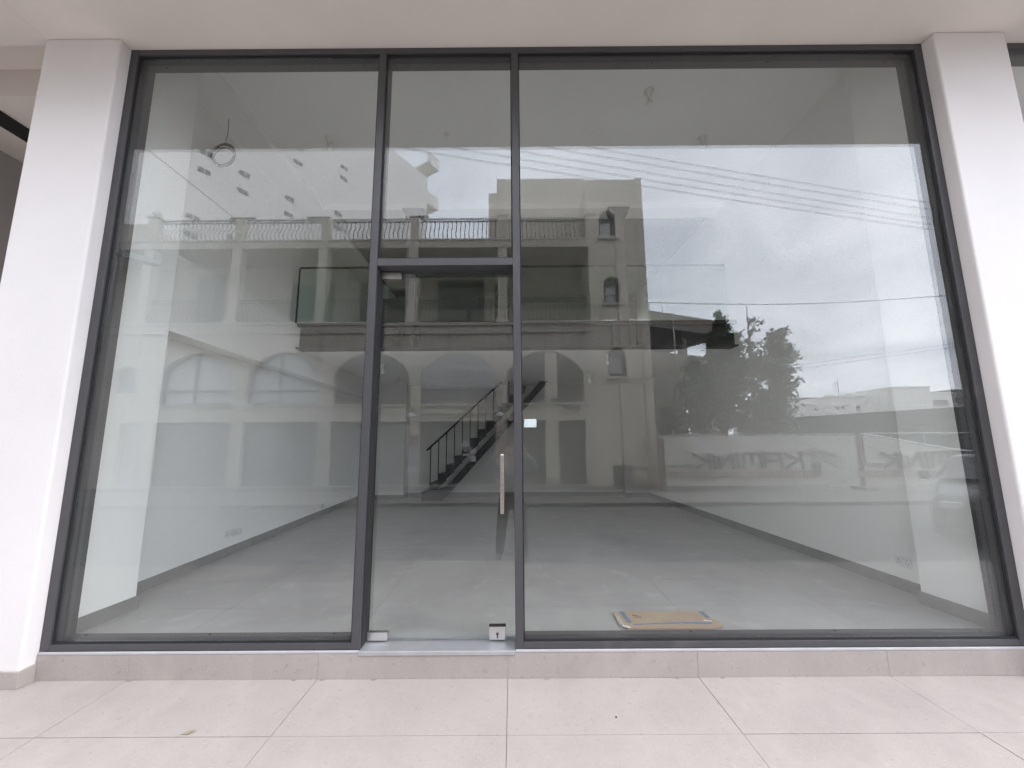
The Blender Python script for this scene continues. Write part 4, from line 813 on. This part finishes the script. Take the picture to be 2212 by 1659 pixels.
# ================================================================== trees by the fence
def tree(name, label, u, ybase, blobs, leaf, dens, ls, trunk_r, lean=0, vtop=700, limbs=7):
    zb = -.35; x = MX(u, 940, ybase); t = thing(name, label, 'tree', (x, ybase, zb), 'trees behind the fence')
    k = (CD+.06-ybase)/FPX; top = MZ(u, vtop, ybase)
    tr = MB(); tr.tube([(x, ybase, zb), (x+.03, ybase, zb+(top-zb)*.35), (x+lean*.5, ybase+.05, zb+(top-zb)*.7), (x+lean, ybase, top)], [trunk_r, trunk_r*.8, trunk_r*.5, .015], 8)
    C = []
    for (bu, bv, ru, rv, n) in blobs:
        c = np.array([MX(bu, bv, ybase), ybase, MZ(bu, bv, ybase)]); r = np.array([ru*k, max(ru, rv*.6)*k*.9, rv*k]); C.append((c, r, n))
    for c, r, n in C:
        a = np.array([x, ybase, max(zb+.8, c[2]-1.3*r[2]-.4)])
        for q in range(2):
            e = c+(rng.random(3)-.5)*r*.9; m = (a+e)/2+(rng.random(3)-.5)*.2; tr.tube([a, m, e], [trunk_r*.35, trunk_r*.22, .012], 5)
    tr.build('trunk', 'bark', t, True)
    V = []; F = []
    for c, r, n in C:
        ncl = max(3, n//26); d = rng.normal(size=(ncl, 3)); d /= np.linalg.norm(d, axis=1)[:, None]; cc = c+d*r*(rng.random((ncl, 1))**.45)
        m_ = int(n*dens); idx = rng.integers(0, ncl, m_); cs = float(np.mean(r))*.26
        P = cc[idx]+rng.normal(size=(m_, 3))*cs*np.array([1, 1, .75])
        A = rng.normal(size=(m_, 3)); A /= np.linalg.norm(A, axis=1)[:, None]; B = np.cross(A, rng.normal(size=(m_, 3))); B /= np.linalg.norm(B, axis=1)[:, None]
        sz = ls*(.6+.8*rng.random((m_, 1)))
        Q = np.stack([P-A*sz, P+B*sz*.5, P+A*sz, P-B*sz*.5], 1).reshape(-1, 3); o = len(V)
        V.extend(map(tuple, Q)); F.extend((o+4*i, o+4*i+1, o+4*i+2, o+4*i+3) for i in range(m_))
    me = bpy.data.meshes.new('crown'); me.from_pydata(V, [], F); me.materials.append(M[leaf]); o = link('crown', me, t); o['kind'] = 'stuff'
    return t
YT = -11.7
tree('evergreen_tree', 'dense dark evergreen with a pointed top leaning over the brick parapet', 1565, YT, [(1555, 690, 13, 22, 260), (1560, 725, 24, 25, 500), (1570, 765, 45, 35, 900), (1560, 815, 60, 40, 1300), (1540, 860, 70, 40, 1500), (1520, 905, 60, 35, 1000), (1500, 800, 14, 40, 260), (1478, 850, 16, 22, 260), (1590, 735, 10, 25, 200)], 'leaf', 1.5, .085, .14, vtop=690)
tree('sparse_tree', 'thin half bare tree with wispy branches between two dense ones', 1634, YT-.8, [(1634, 690, 14, 22, 70), (1625, 735, 26, 20, 140), (1645, 765, 26, 25, 160), (1620, 800, 30, 30, 240), (1640, 850, 34, 35, 420), (1615, 900, 50, 30, 700)], 'leaf2', 1.2, .075, .10, lean=.1, vtop=660)
tree('broadleaf_tree', 'dense round topped leafy tree right of the thin bare one', 1672, YT-.4, [(1684, 730, 22, 22, 420), (1690, 765, 28, 25, 620), (1670, 800, 30, 30, 700), (1690, 840, 26, 28, 420), (1662, 880, 45, 32, 800), (1710, 800, 10, 8, 70), (1650, 915, 60, 20, 700)], 'leaf', 1.35, .085, .12, vtop=745)

# ================================================================== overhead wires, poles, street lamp
wires = [((1220, 310), (2015, 440)), ((1128, 310), (2018, 455)), ((1030, 312), (2022, 474)), ((940, 314), (2024, 488)), ((835, 316), (2026, 499))]
for k, (a, b) in enumerate(wires):
    hz = 8.6-.25*k; A = mir(*a, 2, hz); B = mir(*b, 2, hz); d = B-A; P = [A+d*q+np.array([0, 0, -.10*math.sin(math.pi*max(0, min(1, (q+.6)/2.2)))+.09]) for q in np.linspace(-1.6, 1.9, 40)]
    tag(MB().tube(P, .0065, 5).build('power_line', 'wire', None), 'overhead power line over the street, ' + ['topmost of five', 'second from the top of five', 'middle one of five', 'fourth from the top of five', 'lowest of five'][k], 'wire', 'overhead power lines')
    if k == 0: POLE = P[-1], P[0]
A, B = mir(1392, 653, 2, 5.2), mir(2048, 638, 2, 5.6)
tag(MB().tube([A+(B-A)*q+np.array([0, 0, -.15*math.sin(math.pi*max(0, min(1, q)))]) for q in np.linspace(0, 1.3, 20)], .010, 5).build('telephone_line', 'wire', None), 'single thin sagging telephone line from the stair tower', 'wire')
A, B = mir(300, 308, 2, 8.9), mir(505, 470, 1, YF)
tag(MB().tube([A+(B-A)*q for q in np.linspace(-.4, 1, 12)], .010, 5).build('service_cable', 'wire', None), 'service cable slanting down to the terrace of the old house', 'wire')
for k in (0, 1):
    A, B = mir(1735, 787+9*k, 1, -30), mir(2060, 742+8*k, 1, -24)
    tag(MB().tube([A+(B-A)*q for q in np.linspace(-.3, 1.5, 8)], .014, 4).build('far_line', 'wire', None), ['upper of two thin far wires right of the trees', 'lower of two thin far wires right of the trees'][k], 'wire', 'far wires')
for k, P in enumerate(POLE):
    t = thing('utility_pole', ['wooden utility pole at the right end of the power lines', 'wooden utility pole at the left end of the power lines'][k], 'pole', (float(P[0]), float(P[1]), RZ), 'utility poles')
    MB().tube([(P[0], P[1], RZ), (P[0], P[1], 9.2)], [.15, .1], 10).build('pole', 'woodpole', t); MB().box(P[0]-.05, P[0]+.05, P[1]-1.6, P[1]+1.6, 8.2, 8.3).build('crossarm', 'woodpole', t)
a, b = mir(268, 551, 2, 6.0), mir(345, 570, 2, 5.9)
sl = thing('street_lamp', 'grey street lamp with a flat tapered head on a long arm', 'street lamp', (float(a[0])-2.2, float(a[1])-.2, RZ))
d = b-a; d[2] = 0; n_ = np.array([-d[1], d[0], 0]); n_ /= np.linalg.norm(n_)
hd_ = MB()
for q, w_, h_ in ((0, .05, .05), (.12, .10, .07), (.3, .15, .08), (.75, .13, .06), (.95, .09, .04), (1., .05, .02)):
    c = a+(b-a)*q; hd_.v += [tuple(c+n_*w_+np.array([0, 0, -h_])), tuple(c-n_*w_+np.array([0, 0, -h_])), tuple(c-n_*w_*.8+np.array([0, 0, h_])), tuple(c+n_*w_*.8+np.array([0, 0, h_]))]
for i in range(5):
    for k in range(4): hd_.f.append((i*4+k, i*4+(k+1) % 4, i*4+4+(k+1) % 4, i*4+4+k))
hd_.f += [(3, 2, 1, 0), (20, 21, 22, 23)]
hd_.build('head', 'lampgrey', sl); px, py = float(a[0])-2.2, float(a[1])-.2
MB().tube([a+d*.05, (float(a[0])-.5, float(a[1])-.05, 6.05), (px+.3, py, 5.95), (px, py, 5.6)], .035, 8).build('arm', 'lampdark', sl); MB().tube([(px, py, RZ), (px, py, 5.7)], [.09, .05], 10).build('pole', 'galv', sl)

# ================================================================== parked car at the right
cr_ = thing('parked_car', 'dark saloon car standing askew on the road near the site fence', 'car', (9.5, -5.1, RZ))
CX, CYm = 7.28, -5.15                                # front bumper, centre line; the car faces -x
st_ = [(0.0, .60, .22, .52, .62), (.10, .78, .20, .56, .74), (.35, .86, .18, .60, .82), (.9, .885, .18, .62, .90), (1.35, .89, .18, .64, .955), (2.3, .89, .18, .64, .98), (3.3, .89, .18, .64, 1.0), (3.95, .87, .19, .64, 1.0), (4.3, .82, .24, .62, .93), (4.42, .70, .30, .56, .80)]
b_ = MB()
for sx, w_, zl, zm_, zh in st_:
    for yy, zz_ in ((-w_*.85, zl), (-w_, zl+.12), (-w_, zm_), (-w_*.94, zh-.03), (-w_*.8, zh), (w_*.8, zh), (w_*.94, zh-.03), (w_, zm_), (w_, zl+.12), (w_*.85, zl)): b_.v.append((CX+sx, CYm+yy, RZ+zz_))
ns, k_ = len(st_), 10
for i in range(ns-1):
    for k in range(k_): b_.f.append((i*k_+k, i*k_+(k+1) % k_, (i+1)*k_+(k+1) % k_, (i+1)*k_+k))
b_.f += [tuple(range(k_)), tuple((ns-1)*k_+k for k in reversed(range(k_)))]
bd = b_.build('body', 'carp', cr_, True); md = bd.modifiers.new('s', 'SUBSURF'); md.levels = 1; md.render_levels = 2
cb_ = MB()
cab = [(1.25, .74, .955), (1.95, .62, 1.36), (2.3, .62, 1.42), (3.1, .61, 1.41), (3.55, .60, 1.33), (4.05, .70, 1.0)]
for sx, w_, zt in cab:
    base = .95
    for yy, zz_ in ((-.80, base), (-w_-.03 if zt > 1.1 else -.78, zt-.06 if zt > 1.1 else base+.003), (-w_+.1, zt), (w_-.1, zt), (w_+.03 if zt > 1.1 else .78, zt-.06 if zt > 1.1 else base+.003), (.80, base)): cb_.v.append((CX+sx, CYm+yy, RZ+zz_))
for i in range(len(cab)-1):
    for k in range(5): cb_.f.append((i*6+k, i*6+k+1, (i+1)*6+k+1, (i+1)*6+k))
cbn = cb_.build('cabin', 'carp', cr_, True); md = cbn.modifiers.new('s', 'SUBSURF'); md.levels = 1; md.render_levels = 2
P_ = lambda sx, yy, zz_: (CX+sx, CYm+yy, RZ+zz_)
MB().add([P_(1.22, -.68, .99), P_(1.22, .68, .99), P_(1.86, .55, 1.355), P_(1.86, -.55, 1.355), P_(1.25, -.68, .975), P_(1.25, .68, .975), P_(1.9, .55, 1.33), P_(1.9, -.55, 1.33)], [(0, 1, 2, 3), (4, 7, 6, 5), (0, 4, 5, 1), (1, 5, 6, 2), (2, 6, 7, 3), (3, 7, 4, 0)]).build('windscreen', 'carg', cr_)
for s in (-1, 1):
    for a_, b__, c_, d_ in (((1.5, 1.0), (2.55, 1.0), (2.55, 1.34), (1.98, 1.33)), ((2.62, 1.0), (3.6, 1.0), (3.42, 1.30), (2.62, 1.34))):
        q = []
        for (sx, zz_) in (a_, b__, c_, d_): q.append(P_(sx, s*(.815-(zz_-1.0)*.42), zz_))
        q2 = [(p[0], p[1]-s*.02, p[2]) for p in q]; MB().add(q+q2, [(0, 1, 2, 3), (7, 6, 5, 4), (0, 4, 5, 1), (1, 5, 6, 2), (2, 6, 7, 3), (3, 7, 4, 0)]).build('side_window', 'carg', cr_)
    for wx in (.82, 3.5):
        y_ = CYm+s*.80; wh = MB().lathe([(.20, -.1), (.30, -.095), (.325, -.05), (.325, .05), (.30, .095), (.20, .1)], (CX+wx, y_, RZ+.325), 24, 'y').build('wheel', 'tyre', cr_, True)
        MB().lathe([(.205, s*.085), (.19, s*.098), (.05, s*.09), (.04, s*.1)], (CX+wx, y_, RZ+.325), 20, 'y').build('rim', 'rim', wh, True)
    MB().lathe([(.02, -.05), (.085, -.03), (.1, .03), (.06, .07)], P_(1.45, s*.97, 1.02), 10, 'x').build('door_mirror', 'carp', cr_, True)
    MB().box(CX+.03, CX+.2, *sorted((CYm+s*.48, CYm+s*.76)), RZ+.56, RZ+.68).build('headlight', 'lampg', cr_, bevel=.03)
    for sx in (2.45, 3.3): MB().box(CX+sx, CX+sx+.17, *sorted((CYm+s*.885, CYm+s*.905)), RZ+.86, RZ+.885).build('door_handle', 'chrome', cr_)
MB().box(CX-.03, CX+.02, CYm-.42, CYm+.42, RZ+.50, RZ+.62).build('grille', 'tyre', cr_); MB().box(CX-.04, CX-.031, CYm-.42, CYm+.42, RZ+.60, RZ+.625).build('grille_trim', 'chrome', cr_)
MB().box(CX-.04, CX-.02, CYm-.26, CYm+.26, RZ+.36, RZ+.47).build('number_plate', 'plate', cr_)

cr_.location = (9.36, -4.83, RZ); cr_.rotation_euler[2] = math.radians(-40.5)

# ================================================================== the person taking the picture, and the phone
ph = thing('smartphone', 'black smartphone held up sideways by the person on the road', 'phone', (0, -CD-.018, CH))
MB().box(-.08, .08, -CD-.022, -CD-.0135, CH-.038, CH+.038).build('body', 'phone', ph, bevel=.003)
MB().lathe([(.010, 0), (.010, .002)], (.0, -CD-.0134, CH), 14, 'y').lathe([(.008, 0), (.008, .002)], (-.022, -CD-.0134, CH), 14, 'y').build('lens', 'chrome', ph)
def skin(name, pts, edges, m, parent, root=0, sub=2):
    me = bpy.data.meshes.new(name); me.from_pydata([p[:3] for p in pts], edges, []); o = link('tmp', me)
    md = o.modifiers.new('skin', 'SKIN'); md.use_smooth_shade = True
    for i, p in enumerate(pts):
        r = p[3] if len(p) > 3 else .05; r2 = p[4] if len(p) > 4 else r; me.skin_vertices[0].data[i].radius = (r, r2)
    me.skin_vertices[0].data[root].use_root = True
    sd = o.modifiers.new('sub', 'SUBSURF'); sd.levels = sub; sd.render_levels = sub
    res = bpy.data.meshes.new_from_object(o.evaluated_get(bpy.context.evaluated_depsgraph_get())); bpy.data.objects.remove(o)
    res.materials.clear(); res.materials.append(M[m]); res.polygons.foreach_set('use_smooth', [True]*len(res.polygons)); res.name = name
    return link(name, res, parent)
PY = -3.08; HX = -.03
pe = thing('person', 'person in a blue shirt and dark trousers holding a phone up with both hands', 'person', (HX, PY, RZ))
sk_ = [(HX, PY, .66, .15, .11), (HX, PY-.01, .85, .14, .10), (HX, PY, 1.0, .16, .11), (HX, PY+.01, 1.10, .055), (HX, PY+.02, 1.16, .055), (HX, PY+.03, 1.25, .075, .09), (HX, PY+.02, 1.34, .072, .088), (HX, PY+.02, 1.385, .045, .05)]
ed_ = [(0, 1), (1, 2), (2, 3), (3, 4), (4, 5), (5, 6), (6, 7)]
for s in (-1, 1):
    n0 = len(sk_)
    sk_ += [(HX+s*.19, PY, 1.03, .065), (HX+s*.36, PY+.10, 1.09, .047), (HX+s*.20, PY+.25, 1.30, .036), (s*.105, PY+.325, 1.435, .028), (s*.088, PY+.335, CH-.012, .026, .014)]
    ed_ += [(2, n0), (n0, n0+1), (n0+1, n0+2), (n0+2, n0+3), (n0+3, n0+4)]
    for k in range(4):
        f0 = len(sk_); zf_ = CH+.030-.018*k
        sk_ += [(s*.092, PY+.350, zf_, .008), (s*.075, PY+.364+.002*k, zf_+.002, .0075), (s*(.060-.003*k), PY+.366, zf_, .0065)]
        ed_ += [(n0+4, f0), (f0, f0+1), (f0+1, f0+2)]
    f0 = len(sk_); sk_ += [(s*.085, PY+.335, CH-.040, .010), (s*.062, PY+.338, CH-.045, .008)]; ed_ += [(n0+4, f0), (f0, f0+1)]
    l0 = len(sk_); sk_ += [(HX+s*.095, PY, .60, .088), (HX+s*.15, PY+.03, .20, .062), (HX+s*.18, PY-.01, -.17, .042), (HX+s*.185, PY+.12, RZ+.03, .035)]
    ed_ += [(0, l0), (l0, l0+1), (l0+1, l0+2), (l0+2, l0+3)]
bdy = skin('body', sk_, ed_, 'skin', pe)
tp = [(HX, PY, .60, .165, .125), (HX, PY-.01, .80, .16, .12), (HX, PY, 1.0, .18, .125), (HX, PY+.0, 1.075, .075, .075)]; te = [(0, 1), (1, 2), (2, 3)]
for s in (-1, 1):
    n0 = len(tp); tp += [(HX+s*.19, PY, 1.035, .078), (HX+s*.36, PY+.10, 1.09, .060), (HX+s*.24, PY+.21, 1.245, .052)]; te += [(2, n0), (n0, n0+1), (n0+1, n0+2)]
skin('shirt', tp, te, 'shirt', pe)
tp = [(HX, PY, .64, .16, .12)]; te = []
for s in (-1, 1):
    n0 = len(tp); tp += [(HX+s*.1, PY, .56, .10), (HX+s*.15, PY+.03, .20, .082), (HX+s*.18, PY-.01, -.18, .068)]; te += [(0, n0), (n0, n0+1), (n0+1, n0+2)]
skin('trousers', tp, te, 'trousers', pe)
for s in (-1, 1): skin('shoe', [(HX+s*.18, PY-.04, RZ+.045, .045), (HX+s*.185, PY+.06, RZ+.045, .048, .042), (HX+s*.19, PY+.17, RZ+.035, .035, .03)], [(0, 1), (1, 2)], 'shoe', pe)
skin('hair', [(HX, PY-.015, 1.27, .082, .075), (HX, PY-.005, 1.36, .084, .098), (HX, PY+.01, 1.405, .05, .06)], [(0, 1), (1, 2)], 'hair', pe)
FY = PY+.115
MB().box(HX-.07, HX-.012, FY, FY+.012, 1.258, 1.298).box(HX+.012, HX+.07, FY, FY+.012, 1.258, 1.298).box(HX-.012, HX+.012, FY+.002, FY+.010, 1.282, 1.292).box(HX-.076, HX-.071, FY-.10, FY+.010, 1.280, 1.290).box(HX+.071, HX+.076, FY-.10, FY+.010, 1.280, 1.290).build('sunglasses', 'lens', pe, bevel=.006)
skin('nose', [(HX, FY-.012, 1.27, .010), (HX, FY+.012, 1.235, .014)], [(0, 1)], 'skin', pe); MB().box(HX-.022, HX+.022, FY-.02, FY-.003, 1.195, 1.203).build('mouth', 'red', pe)
for s in (-1, 1): skin('ear', [(HX+s*.080, PY+.02, 1.24, .010, .016), (HX+s*.086, PY+.015, 1.275, .010, .02)], [(0, 1)], 'skin', pe)
MB().tube([(HX+.07*math.cos(a), PY+.07+.055*(1 if math.sin(a) < 0 else -.6)*abs(math.sin(a)), 1.06+.09*math.sin(a)*(1 if math.sin(a) < 0 else .3)) for a in np.linspace(0, 6.28, 22)[:-1]], .004, 5, closed=True).build('necklace', 'chain', pe)
